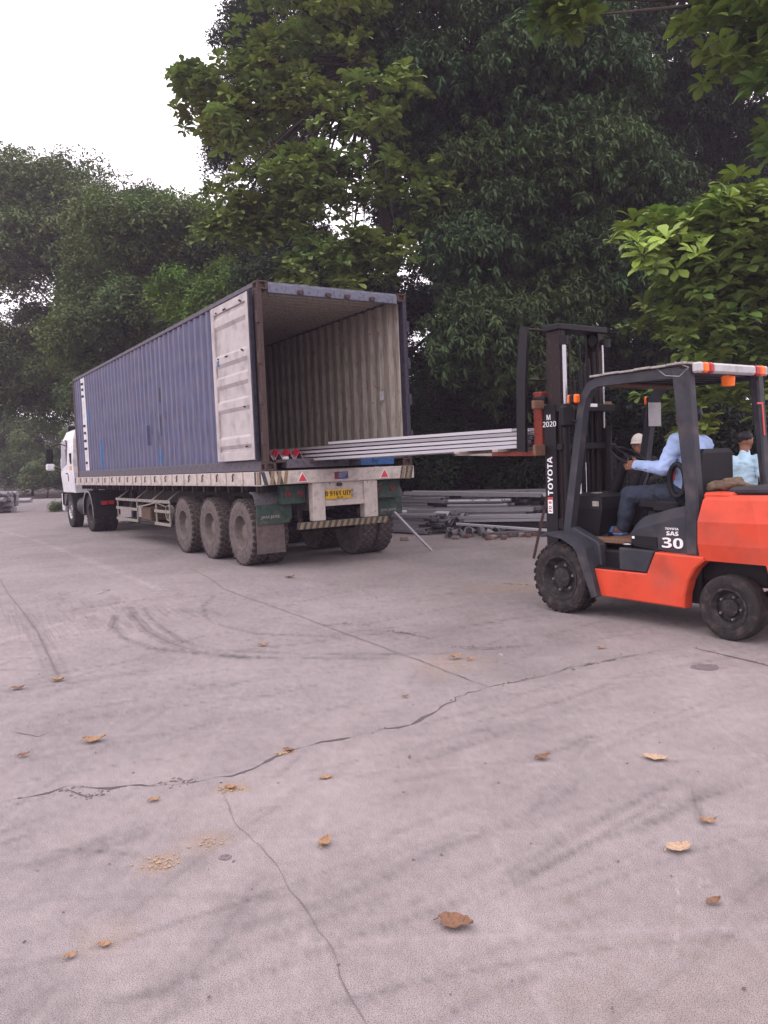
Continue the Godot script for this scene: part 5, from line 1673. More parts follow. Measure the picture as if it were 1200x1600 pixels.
	# mast
	for s in [-1.0, 1.0]:
		b = MB.new()
		b.bb(mx(s, 0.43), 0.16, -0.315, mx(s, 0.405), 1.93, -0.165, 0.004)
		b.bb(mx(s, 0.405), 0.16, -0.315, mx(s, 0.34), 1.93, -0.290)
		b.bb(mx(s, 0.405), 0.16, -0.190, mx(s, 0.34), 1.93, -0.165)
		var om := part("outer_mast", b, mats["mast black"], o)
		if s < 0:
			var up := Basis(Vector3(0, 1, 0), Vector3(0, 0, -1), Vector3(-1, 0, 0))
			lettering("lettering", "TOYOTA", 0.062, mats["white print"], om, Transform3D(up, Vector3(-0.431, 1.255, -0.247)), true, 1.12)
			lettering("lettering", "M", 0.05, mats["white print"], om, Transform3D(SIDE, Vector3(-0.431, 1.815, -0.25)), false)
			lettering("lettering", "2020", 0.05, mats["white print"], om, Transform3D(SIDE, Vector3(-0.431, 1.75, -0.24)), false, 1.15)
			b = MB.new()
			b.bb(-0.430, 0.90, -0.285, -0.433, 1.055, -0.225)
			var pn := part("panel_sticker", b, mats["white print"], om)
			b = MB.new()
			b.bb(-0.433, 1.03, -0.285, -0.4345, 1.055, -0.225)
			part("sticker_band", b, mats["reflector red"], pn)
			lettering("lettering", "FD 8", 0.034, mats["dull red"], pn, Transform3D(up, Vector3(-0.4335, 0.965, -0.255)), true, 1.1, 0.002)
		b = MB.new()
		b.bb(mx(s, 0.395), 0.55, -0.290, mx(s, 0.375), 2.625, -0.125, 0.004)
		b.bb(mx(s, 0.375), 0.55, -0.290, mx(s, 0.315), 2.625, -0.268)
		b.bb(mx(s, 0.375), 0.55, -0.147, mx(s, 0.315), 2.625, -0.125)
		part("inner_mast", b, mats["mast rust"], o)
		b = MB.new()
		b.tube([Vector3(mx(s, 0.375) - (0.05 if s > 0 else 0.0), 1.70, -0.085), Vector3(mx(s, 0.375) - (0.05 if s > 0 else 0.0), 2.50, -0.085)], 0.02 if s < 0 else 0.010, 12)
		part("piston_rod", b, mats["chrome"], o)
		b = MB.new()
		b.tube([Vector3(mx(s, 0.375), 0.3, -0.085), Vector3(mx(s, 0.375), 1.72, -0.085)], 0.036, 12)
		part("lift_cylinder", b, mats["mast black"], o)
		b = MB.new()
		b.tube([Vector3(mx(s, 0.375), 2.48, -0.085), Vector3(mx(s, 0.375), 2.56, -0.085)], 0.042, 10)
		part("cylinder_head", b, mats["mast black"], o)
		b = MB.new()
		for k in 62:
			var y := 1.45 + k * 0.0185
			b.box(Vector3(-0.23 if s < 0 else 0.20, y, -0.15 if k % 2 == 0 else -0.155), Vector3(0.034 if k % 2 == 0 else 0.024, 0.014, 0.014))
		part("chain", b, mats["mast rust"], o)
		b = MB.new()
		b.t = Transform3D(Basis(Vector3.UP, 0.0), Vector3(-0.23 if s < 0 else 0.17, 2.56, -0.19))
		b.lathe(PackedVector2Array([Vector2(-0.025, 0.001), Vector2(-0.025, 0.055), Vector2(0.025, 0.055), Vector2(0.025, 0.001)]), 16)
		part("pulley", b, mats["mast black"], o)
		b = MB.new()
		b.tube([Vector3(mx(s, 0.30), 0.62, -0.10), Vector3(mx(s, 0.30), 0.70, 0.35)], 0.04, 10)
		part("tilt_cylinder", b, mats["mast black"], o)
		# load backrest post, bent in at the top
		b = MB.new()
		b.strap([Vector3(s * 0.50, 1.50, -0.545), Vector3(s * 0.50, 2.20, -0.520), Vector3(s * 0.50, 2.60, -0.475), Vector3(s * 0.50, 2.695, -0.465)], [0.115, 0.12, 0.115, 0.10], 0.035, Vector3.RIGHT)
		part("backrest_post", b, mats["mast black"], o)
		# fork: shank and blade
		b = MB.new()
		b.bb(s * 0.43, 1.47, -0.455, s * 0.32, 2.07, -0.345, 0.01)
		var shank := part("fork_shank", b, mats["fork red"], o)
		b = MB.new()
		b.bb(s * 0.445, 1.93, -0.46, s * 0.30, 2.03, -0.30, 0.02)
		b.tube([Vector3(s * 0.375, 2.03, -0.40), Vector3(s * 0.375, 2.10, -0.40)], 0.012, 6)
		part("fork_hook", b, mats["mast black"], shank)
		b = MB.new()
		b.prism(PackedVector2Array([Vector2(-0.38, 1.452), Vector2(-0.38, 1.502), Vector2(-1.05, 1.505), Vector2(-1.05, 1.470)]), 0.13, Transform3D(SIDE, Vector3(s * 0.375, 0, 0)), 0.005)
		var bl := part("fork_blade", b, mats["fork red"], o)
		b = MB.new()
		b.prism(PackedVector2Array([Vector2(-1.05, 1.471), Vector2(-1.05, 1.505), Vector2(-1.62, 1.508), Vector2(-1.66, 1.498)]), 0.128, Transform3D(SIDE, Vector3(s * 0.375, 0, 0)), 0.004)
		part("fork_tip", b, mats["worn tip"], bl)
	for q in [[2.625, 2.68, -0.30, -0.10, "mast black"], [1.86, 1.93, -0.165, -0.03, "mast black"], [0.75, 0.85, -0.165, -0.10, "mast black"], [1.50, 1.56, -0.165, -0.09, "mast black"]]:
		b = MB.new()
		b.bb(-0.425, q[0], q[2], 0.265, q[1], q[3], 0.006)
		part("mast_tie", b, mats[q[4]], o)
	b = MB.new()
	b.bb(-0.10, 1.90, -0.028, 0.0, 1.93, -0.024)
	part("sticker", b, mats["white print"], o)
	for q in [[1.455, 1.56], [1.90, 1.98]]:
		b = MB.new()
		b.bb(-0.56, q[0], -0.345, 0.56, q[1], -0.305, 0.006)
		part("carriage_bar", b, mats["plank brown"], o)
	b = MB.new()
	b.bb(-0.3, 1.45, -0.32, -0.25, 1.98, -0.28)
	b.bb(0.25, 1.45, -0.32, 0.3, 1.98, -0.28)
	part("carriage_side", b, mats["mast black"], o)
	for q in [2.68, 2.20]:
		b = MB.new()
		b.tube([Vector3(-0.50, q, -0.47 if q > 2.5 else -0.52), Vector3(0.50, q, -0.47 if q > 2.5 else -0.52)], 0.012, 6)
		part("backrest_bar", b, mats["mast rust"], o)
	for x in [-0.16, 0.02]:
		b = MB.new()
		b.strap([Vector3(x, 1.5, -0.51), Vector3(x, 2.2, -0.505), Vector3(x, 2.66, -0.465)], 0.03, 0.04, Vector3.RIGHT)
		part("backrest_rib", b, mats["mast black"], o)
	b = MB.new()
	for k in 5:
		b.tube([Vector3(-0.19 + 0.075 * k, 0.8, -0.12), Vector3(-0.19 + 0.075 * k, 1.95, -0.13), Vector3(-0.19 + 0.075 * k, 2.2 + 0.06 * k, -0.15)], 0.016, 6)
	for k in 2:
		b.tube([Vector3(-0.10 + 0.3 * k, 0.9, -0.11), Vector3(-0.10 + 0.3 * k, 1.9, -0.12), Vector3(-0.08 + 0.3 * k, 2.5, -0.16)], 0.013, 6)
	b.tube([Vector3(-0.42, 0.95, -0.08), Vector3(-0.40, 1.05, 0.0), Vector3(-0.38, 0.95, 0.05)], 0.016, 6)
	part("hydraulic_hose", b, mats["mast black"], o)

# ---- steel stacks and small things ----
func channel_mesh(kind: int, w: float, length: float, m: String) -> ArrayMesh:
	# 0 channel, 1 angle, 2 flat box tube, 3 round pipe, 4 lipped channel on its back; runs along -z from 0
	var b := MB.new()
	var t := maxf(0.004, w * 0.05)
	var f := Transform3D(Basis(), Vector3(0, 0, -length / 2))
	if kind == 0:
		b.prism(PackedVector2Array([Vector2(0, 0), Vector2(t, 0), Vector2(t, w * 0.55 - t), Vector2(w - t, w * 0.55 - t), Vector2(w - t, 0), Vector2(w, 0), Vector2(w, w * 0.55), Vector2(0, w * 0.55)]), length, f)
	elif kind == 1:
		b.prism(PackedVector2Array([Vector2(-w * 0.7, 0), Vector2(0, w * 0.7), Vector2(w * 0.7, 0), Vector2(w * 0.7 - t * 1.5, 0), Vector2(0, w * 0.7 - t * 1.5), Vector2(-w * 0.7 + t * 1.5, 0)]), length, f)
	elif kind == 2:
		b.box(Vector3(w / 2, w * 0.25, -length / 2), Vector3(w, w * 0.5, length), 0.003)
	elif kind == 3:
		b.tube([Vector3(w / 2, w / 2, 0), Vector3(w / 2, w / 2, -length)], w / 2, 10)
		b.tube([Vector3(w / 2, w / 2, 0.001), Vector3(w / 2, w / 2, -0.02)], w * 0.4, 10)
	else:
		b.prism(PackedVector2Array([Vector2(0, 0), Vector2(w * 0.2, 0), Vector2(w * 0.2, w * 0.05), Vector2(t, w * 0.05), Vector2(t, w * 0.45 - t), Vector2(w - t, w * 0.45 - t), Vector2(w - t, w * 0.05), Vector2(w * 0.8, w * 0.05), Vector2(w * 0.8, 0), Vector2(w, 0), Vector2(w, w * 0.45), Vector2(0, w * 0.45)]), length, f)
	var r := b.mesh()
	r.surface_set_material(0, mats[m])
	return r

# A stack of alike lengths: rows high by columns wide, near ends at `at`, running away along `turn`.
func stack(called: String, label: String, cat: String, group: String, kind: int, w: float, length: float, cols: int, rows: int, at: Vector3, turn: float, metals: Array, sd: int, pitch := 0.0) -> void:
	rng.seed = sd
	var ms := metals.map(func(m): return channel_mesh(kind, w, length, m))
	var hgt: float = w * [0.56, 0.30, 0.52, 1.0, 0.47][kind]
	for r in rows:
		for c in cols:
			var o := MeshInstance3D.new()
			o.name = numbered(called)
			o.mesh = ms[rng.randi() % ms.size()]
			var bs := Basis(Vector3.UP, turn + rng.randf_range(-0.02, 0.02)) * Basis(Vector3.RIGHT, pitch)
			o.transform = Transform3D(bs, at + Basis(Vector3.UP, turn) * Vector3((c - cols / 2.0) * w * 1.03 * (1.4 if kind == 1 else 1.0) + rng.randf_range(-0.014, 0.014), r * (hgt + 0.006), rng.randf_range(-0.14, 0.14) * (1.0 if length < 4.0 else 2.2)) + Vector3(0, 0.012, 0))
			add_child(o, true)
			tag(o, label, cat, group)

func bar_between(called: String, a: Vector3, b3: Vector3, s: Vector2, m: String, label: String, cat: String, group := "") -> void:
	var b := MB.new()
	var d := b3 - a
	b.box(Vector3(0, 0, -d.length() / 2), Vector3(s.x, s.y, d.length()), 0.003)
	var o := single(called, b, mats[m], label, cat, group)
	o.transform = Transform3D(Basis.looking_at(d, Vector3.UP if absf(d.normalized().y) < 0.95 else Vector3.RIGHT), a)

func build_load() -> void:
	# long bars on the forks, reaching into the container; each lies on the one below
	rng.seed = 77
	var frame := Transform3D(Basis(Vector3.UP, FK_TURN), FK_AT)
	var lens := [5.9, 5.9, 5.7, 5.5, 3.6]
	for r in 5:
		for c in 5:
			var b := MB.new()
			var w := 0.135
			var h := 0.033
			b.prism(PackedVector2Array([Vector2(0, 0), Vector2(w, 0), Vector2(w, h), Vector2(w - 0.02, h), Vector2(w - 0.02, h - 0.008), Vector2(w - 0.006, h - 0.008), Vector2(w - 0.006, 0.006), Vector2(0.006, 0.006), Vector2(0.006, h - 0.008), Vector2(0.02, h - 0.008), Vector2(0.02, h), Vector2(0, h)]), lens[r], Transform3D(Basis(), Vector3(-w / 2, -h / 2, -lens[r] / 2)))
			var o := single("steel_bar", b, mats[["bright galvanised", "galvanised", "bright galvanised", "bright galvanised", "bright galvanised"][(r * 2 + c) % 5]], "long galvanised channel bar in the load carried on the forklift's forks", "steel bar", "galvanised bars carried on the forks")
			o.transform = frame * Transform3D(Basis(Vector3.UP, rng.randf_range(-0.003, 0.003)) * Basis(Vector3.RIGHT, -0.004 + 0.003 * r), Vector3(-0.40 + c * 0.148 + rng.randf_range(-0.012, 0.012) + (0.02 if r % 2 else 0.0), 1.556 + r * 0.0415, -0.60 - rng.randf_range(0.0, 0.05) - (0.0 if r < 4 else 0.1)))
	for z in [-0.85, -1.45]:
		var b := MB.new()
		b.box(Vector3.ZERO, Vector3(1.0, 0.028, 0.09), 0.004)
		var o := single("wooden_batten", b, mats["worn tip"], "pale wooden batten under the bars near the fork tips" if z < -1.0 else "pale wooden batten under the bars close to the mast", "batten")
		o.transform = frame * Transform3D(Basis(), Vector3(-0.08, 1.522, z))
	# angle bars with red painted ends already inside the container
	var cf := Transform3D(Basis(Vector3.UP, TR_TURN), TR_AT)
	for q in [[-1.08, 1.0, 0], [-0.93, 1.0, 0], [-0.765, 1.0, 0], [-0.61, 1.0, 0], [-0.43, 0.8, 1], [-0.335, 0.8, 1], [-0.53, 0.62, 2]]:
		for k in (3 if q[2] == 0 else 2):
			var w: float = 0.15 * q[1]
			var b := MB.new()
			var len := 5.8
			var t := 0.008
			b.prism(PackedVector2Array([Vector2(-w * 0.52, 0), Vector2(0, w * 0.86), Vector2(w * 0.52, 0), Vector2(w * 0.52 - t * 1.6, 0), Vector2(0, w * 0.86 - t * 2.4), Vector2(-w * 0.52 + t * 1.6, 0)]), len, Transform3D(Basis(), Vector3(0, 0, -len / 2 - 0.08)))
			var o := single("angle_bar", b, mats["galvanised"], "red ended angle bar nested in the row lying on the container floor", "angle bar", "red ended angle bars in the container")
			b = MB.new()
			b.prism(PackedVector2Array([Vector2(-w * 0.33, w * 0.34), Vector2(0, w * 0.875), Vector2(w * 0.22, w * 0.52), Vector2(w * 0.22 - t * 1.8, w * 0.50), Vector2(0, w * 0.86 - t * 2.6), Vector2(-w * 0.33 + t * 1.8, w * 0.33)]), 0.09, Transform3D(Basis(), Vector3(0, 0, -0.045 - 0.075)))
			part("painted_end", b, mats["end red"], o)
			o.transform = cf * Transform3D(Basis(), Vector3(q[0] + 0.006 * k, 1.398 + 0.142 + k * 0.018, -0.10 - 0.05 * k - 0.06 * q[2]))
	var b := MB.new()
	b.t = cf
	b.box(Vector3(-0.90, 1.57, -0.03), Vector3(0.06, 0.04, 0.07), 0.006, Basis(Vector3.UP, 0.4))
	single("white_block", b, mats["white paint"], "small white block lying on the container sill before the angle bars", "block")

func build_pile() -> void:
	var t := -0.64
	# seven stacks behind the lorry, all running along the same way
	var back := PI - 0.64
	var g := ["galvanised", "dull galvanised", "dull galvanised", "old galvanised"]
	var d := ["dull galvanised", "old galvanised", "old galvanised"]
	stack("steel_channel", "grey channel in the low front stack beside the lorry's rear wheel", "steel channel", "channels in the low front stack", 0, 0.10, 5.0, 8, 6, Vector3(1.05, 0.02, -15.75), 0.64, ["galvanised", "galvanised", "dull galvanised"], 1)
	stack("steel_angle", "angle in the jagged stack right of the low front one", "steel angle", "angles in the jagged middle stack", 1, 0.13, 3.6, 5, 8, Vector3(1.75, 0.02, -15.95), 0.70, g, 2)
	stack("lipped_channel", "lipped channel in the upper bundle above the low front stack", "steel channel", "lipped channels in the upper bundle", 4, 0.12, 4.6, 6, 5, Vector3(1.42, 0.36, -17.1), 0.66, g, 3)
	stack("long_channel", "dark channel in the long stack at the back of the pile", "steel channel", "dark channels in the long back stack", 0, 0.105, 6.0, 10, 11, Vector3(3.1, 0.02, -17.4), 0.95, d, 4)
	stack("steel_pipe", "grey pipe in the strapped bundle in the middle of the pile", "pipe", "pipes in the strapped middle bundle", 3, 0.085, 1.3, 4, 3, Vector3(2.55, 0.34, -16.35), 1.15, g, 5)
	stack("channel_offcut", "dark channel in the heap left of the forklift's mast", "steel channel", "dark channels left of the mast", 0, 0.12, 2.6, 6, 6, Vector3(3.0, 0.02, -15.7), 1.2, d, 6)
	stack("bright_channel", "bright new channel lying on the heap beside the mast", "steel channel", "bright channels beside the mast", 4, 0.12, 1.9, 4, 2, Vector3(3.45, 0.22, -15.05), 1.25, ["bright galvanised", "galvanised"], 7)
	stack("loose_angle", "loose angle thrown across the top of the pile", "steel angle", "loose angles across the pile", 1, 0.11, 3.2, 3, 1, Vector3(3.4, 0.62, -16.3), 1.05, d, 8, 0.03)
	stack("top_channel", "channel lying on top of the back stack", "steel channel", "channels on top of the back stack", 0, 0.11, 5.5, 4, 1, Vector3(3.5, 0.68, -17.2), 1.05, d, 9)
	for q in [[1.05, -15.75, 0.64, 0.85, 0.36, 0.5], [2.55, -16.35, 1.15, 0.40, 0.63, 0.35], [2.55, -16.35, 1.15, 0.40, 0.63, 0.7], [1.42, -17.1, 0.66, 0.78, 0.66, 0.8]]:
		var b := MB.new()
		b.box(Vector3(0, q[4] + 0.012, -q[5]), Vector3(q[3], 0.006, 0.035))
		b.box(Vector3(q[3] / 2, q[4] / 2 + 0.01, -q[5]), Vector3(0.006, q[4], 0.035))
		var o := single("strap_band", b, mats["black strap"], "black band round a bundle in the steel pile", "strap", "black bands round the bundles")
		o.transform = Transform3D(Basis(Vector3.UP, q[2]), Vector3(q[0], 0.0, q[1]))
	for q in [[1.2, -17.3, 0.28], [0.2, -18.6, 0.28]]:
		var b := MB.new()
		b.box(Vector3(0, q[2] / 2, 0), Vector3(1.1, q[2], 0.12), 0.01)
		var o := single("timber_bearer", b, mats["plank brown"], "timber bearer under the near end of the upper bundle" if q[0] > 1.0 else "timber bearer further back under the upper bundle", "timber")
		o.transform = Transform3D(Basis(Vector3.UP, 0.66), Vector3(q[0], 0, q[1]))
	bar_between("white_bar", Vector3(1.40, 0.215, -15.3), Vector3(3.05, 0.10, -14.35), Vector2(0.075, 0.045), "bright galvanised", "bright white steel bar lying along the front of the pile", "steel bar")
	bar_between("propped_bar", Vector3(0.735, 0.020, -12.620), Vector3(0.158, 0.686, -12.200), Vector2(0.05, 0.03), "bright galvanised", "pale bar propped from the ground against the lorry's rear", "steel bar")
	bar_between("rusty_pole", Vector3(2.090, 0.020, -11.100), Vector3(2.284, 0.899, -11.000), Vector2(0.035, 0.035), "rusty steel", "thin rusty pole standing askew in front of the forklift", "pole")
	var b := MB.new()
	b.box(Vector3(0, 0.05, 0), Vector3(1.9, 0.11, 0.14), 0.012)
	var k := single("kerb_stone", b, mats["guard grey"], "long grey kerb stone in front of the steel pile", "kerb stone")
	k.transform = Transform3D(Basis(Vector3.UP, 0.12), Vector3(2.75, 0, -14.55))
	# short cut-off clamps and broken bricks in front
	rng.seed = 31
	for i in 9:
		b = MB.new()
		var w := rng.randf_range(0.06, 0.10)
		var arc := []
		for s in 8:
			var a := lerpf(-0.4, PI + 0.4, s / 7.0)
			arc.append(Vector3(w * cos(a) * 0.8, w * sin(a), 0))
		b.strap(arc, 0.012, rng.randf_range(0.12, 0.2), Vector3(0, 0, 1))
		var o := single("pipe_clamp", b, mats["old galvanised" if i % 3 else "dull galvanised"], "bent grey clamp in the scatter before the steel pile", "clamp", "clamps scattered before the pile")
		o.transform = Transform3D(Basis(Vector3.UP, rng.randf() * TAU) * Basis(Vector3.RIGHT, rng.randf_range(-1.2, 0.6)), Vector3(1.18 + 0.125 * i + rng.randf_range(-0.05, 0.05), 0.075, -14.65 + rng.randf_range(-0.3, 0.15)))
	for i in 16:
		b = MB.new()
		b.box(Vector3.ZERO, Vector3(rng.randf_range(0.07, 0.2), rng.randf_range(0.05, 0.09), rng.randf_range(0.06, 0.11)), 0.012)
		var o := single("brick_piece", b, mats["brick red" if i % 3 else "brick pale"], "broken brick lying before the steel pile", "brick", "broken bricks before the pile")
		var x := rng.randf_range(0.2, 3.6) if i % 2 else rng.randf_range(1.8, 3.2)
		o.transform = Transform3D(Basis(Vector3.UP, rng.randf() * TAU) * Basis(Vector3.RIGHT, rng.randf_range(-0.3, 0.3)), Vector3(x, 0.035, -14.35 + rng.randf_range(-0.35, 0.25)))
	# the stack across the road, far left
	stack("far_pipe", "pale pipe in the stack across the road", "pipe", "pale pipes across the road", 3, 0.22, 5.0, 6, 4, Vector3(-15.9, 0.0, -33.5), 1.35, ["galvanised", "dull galvanised"], 12)
	stack("far_pipe_low", "pipe on the low row in the grass beyond the road", "pipe", "pipes on the grass beyond the road", 3, 0.25, 4.0, 3, 1, Vector3(-20.5, 0.02, -46.0), 1.5, ["bright galvanised", "galvanised"], 13)

func build_litter() -> void:
	for q in [[Vector2(0.171, -2.361), 0.115, -0.45, 0.33, "brown leaf", "curled brown leaf nearest the lower edge", 1],
		[Vector2(1.017, -2.776), 0.1, 0.2, 0.23, "pale leaf", "broad tan leaf lying flat at lower right", 2],
		[Vector2(1.230, -3.627), 0.115, -0.5, 0.20, "pale leaf", "pale oval leaf, the broadest above the tan one at right", 3],
		[Vector2(0.711, -3.690), 0.075, 0.2, 0.39, "brown leaf", "crumpled reddish leaf left of the pale oval one", 4],
		[Vector2(-0.276, -2.921), 0.075, 1.2, 0.39, "dry leaf", "torn yellowish leaf below the middle of the yard", 5],
		[Vector2(-1.616, -4.198), 0.12, 0.15, 0.29, "dry leaf", "long tan leaf above the big crack at the left", 6],
		[Vector2(-1.261, -10.234), 0.13, 0.1, 0.39, "brown leaf", "orange brown leaf just behind the lorry's wheels", 7],
		[Vector2(1.207, -2.974), 0.06, -0.3, 0.45, "dry leaf", "small folded leaf right of the broad tan one", 8],
		[Vector2(0.486, -5.695), 0.1, 0.1, 0.39, "dry leaf", "yellow leaf in the broken patch of concrete", 9],
		[Vector2(0.583, -5.642), 0.06, 0.6, 0.33, "dry leaf", "smaller leaf beside the yellow one in the broken patch", 10],
		[Vector2(-0.986, -2.276), 0.038, 0.4, 0.39, "dry leaf", "tiny leaf low at the left", 11],
		[Vector2(-0.902, -2.327), 0.04, -0.2, 0.26, "dry leaf", "flattened leaf on the rusty stain at lower left", 12],
		[Vector2(-0.314, -3.554), 0.06, 0.3, 0.20, "dry leaf", "faint crumbled leaf below the crack", 13],
		[Vector2(-1.021, -6.342), 0.09, 0.2, 0.33, "dry leaf", "leaf among the curved tyre marks", 14],
		[Vector2(-2.339, -5.490), 0.1, -0.3, 0.39, "dry leaf", "leaf at the end of the dark joint on the left", 15],
		[Vector2(-1.910, -4.004), 0.055, 0.5, 0.45, "brown leaf", "small brown leaf at the left above the crack", 16],
		[Vector2(-2.546, -5.313), 0.09, 0.1, 0.33, "brown leaf", "twiggy leaf at the left edge by the combed concrete", 17],
		[Vector2(-0.736, -3.480), 0.055, -0.4, 0.33, "dry leaf", "leaf scrap in the tan patch under the crack", 18],
		[Vector2(-0.529, -3.926), 0.06, -0.6, 0.26, "brown leaf", "brown leaf caught in the crack", 19],
		[Vector2(-1.055, -3.381), 0.05, 0.3, 0.33, "dry leaf", "small leaf scrap under the crack at left", 20],
		[Vector2(1.581, -5.810), 0.07, 0.1, 0.33, "dry leaf", "yellow leaf in front of the forklift's front wheel", 21],
		[Vector2(0.088, -4.767), 0.04, 0.2, 0.39, "brown leaf", "small leaf by the joint", 22],
		[Vector2(0.998, -2.427), 0.05, 0.2, 0.39, "brown leaf", "thin curled leaf at the lower right edge", 23]]:
		leaf_on_ground(q[0], q[1], q[2], q[3], q[4], q[5], q[6])
	# crumbs of leaf, grit and straw nobody could count
	rng.seed = 404
	var b := MB.new()
	for i in 240:
		var z := -1.6 - 9.0 * pow(rng.randf(), 1.6)
		var x := rng.randf_range(-1.0, 1.0) * (0.7 + 0.5 * absf(z))
		var s := rng.randf_range(0.002, 0.008)
		b.t = Transform3D(Basis(Vector3.UP, rng.randf() * TAU), Vector3(x, 0.004, z))
		b.box(Vector3.ZERO, Vector3(s * rng.randf_range(0.8, 2.2), s * 0.35, s), s * 0.1)
	for c in cracks:
		if c[1] < 0.009:
			continue
		for i in 26:
			var ln: PackedVector2Array = c[0]
			var k := rng.randi() % (ln.size() - 1)
			var q := ln[k].lerp(ln[k + 1], rng.randf()) + Vector2(rng.randfn(), rng.randfn()) * 0.02
			var s := rng.randf_range(0.003, 0.011)
			b.t = Transform3D(Basis(Vector3.UP, rng.randf() * TAU), Vector3(q.x, 0.003, q.y))
			b.box(Vector3.ZERO, Vector3(s * rng.randf_range(0.8, 2.0), s * 0.4, s), s * 0.1)
	var gr := part("grit", b, mats["stone"], self)
	tag(gr, "dark grit and small stones scattered over the concrete", "grit", "", "stuff")
	b = MB.new()
	for q in [[Vector2(-0.875, -2.824), 0.09, 60], [Vector2(-0.734, -3.466), 0.06, 90], [Vector2(1.328, -8.775), 0.45, 90], [Vector2(-0.564, -3.895), 0.04, 60], [Vector2(-0.729, -2.963), 0.06, 30], [Vector2(0.415, -5.576), 0.25, 80]]:
		for i in int(q[2]):
			var r: float = q[1]
			var p: Vector2 = Vector2(rng.randfn(), rng.randfn() * 0.7) * r * 0.5 + q[0]
			var l := rng.randf_range(0.003, 0.010)
			b.t = Transform3D(Basis(Vector3.UP, rng.randf() * TAU), Vector3(p.x, rng.randf_range(0.003, 0.006), p.y))
			b.quado(Vector3(-l, 0, 0), Vector3(rng.randf_range(-0.3, 0.3) * l, 0.001, -l * rng.randf_range(0.3, 0.9)), Vector3(l, 0, rng.randf_range(-0.4, 0.4) * l), Vector3(rng.randf_range(-0.3, 0.3) * l, 0.002, l * rng.randf_range(0.3, 0.9)), Vector3.UP)
	var sw := part("straw", b, mats["straw"], self)
	tag(sw, "crushed leaf and straw ground into small tan patches on the concrete", "straw", "", "stuff")
	# oil spots
	for q in [[Vector2(-0.640, -2.847), 0.02], [Vector2(2.091, -5.175), 0.08]]:
		b = MB.new()
		var pts := PackedVector2Array()
		for i in 16:
			var a := TAU * i / 16
			var r: float = q[1] * rng.randf_range(0.85, 1.12)
			pts.append(Vector2(cos(a) * r * 1.2, sin(a) * r))
		b.prism(pts, 0.002, Transform3D(FLAT, Vector3(q[0].x, 0.004, q[0].y)))
		part("oil_spot", b, mats["oil"], get_node("concrete_yard"))

func build_sack() -> void:
	var frame := Transform3D(Basis(Vector3.UP, FK_TURN), FK_AT)
	var o := thing("folded_sack", "brown folded cloth lying on the forklift's engine cover behind the seat", "sack", frame.origin, FK_TURN)
	flesh_part("cloth", [[Vector3(-0.30, 1.16, 1.44), Vector3(-0.27, 1.175, 1.58), 0.04, 0.05], [Vector3(-0.2, 1.155, 1.45), Vector3(-0.17, 1.14, 1.62), 0.045, 0.035], [Vector3(-0.33, 1.15, 1.38), Vector3(-0.1, 1.15, 1.40), 0.035, 0.04]], 0.012, 0.04, "sack", o, 0.022)

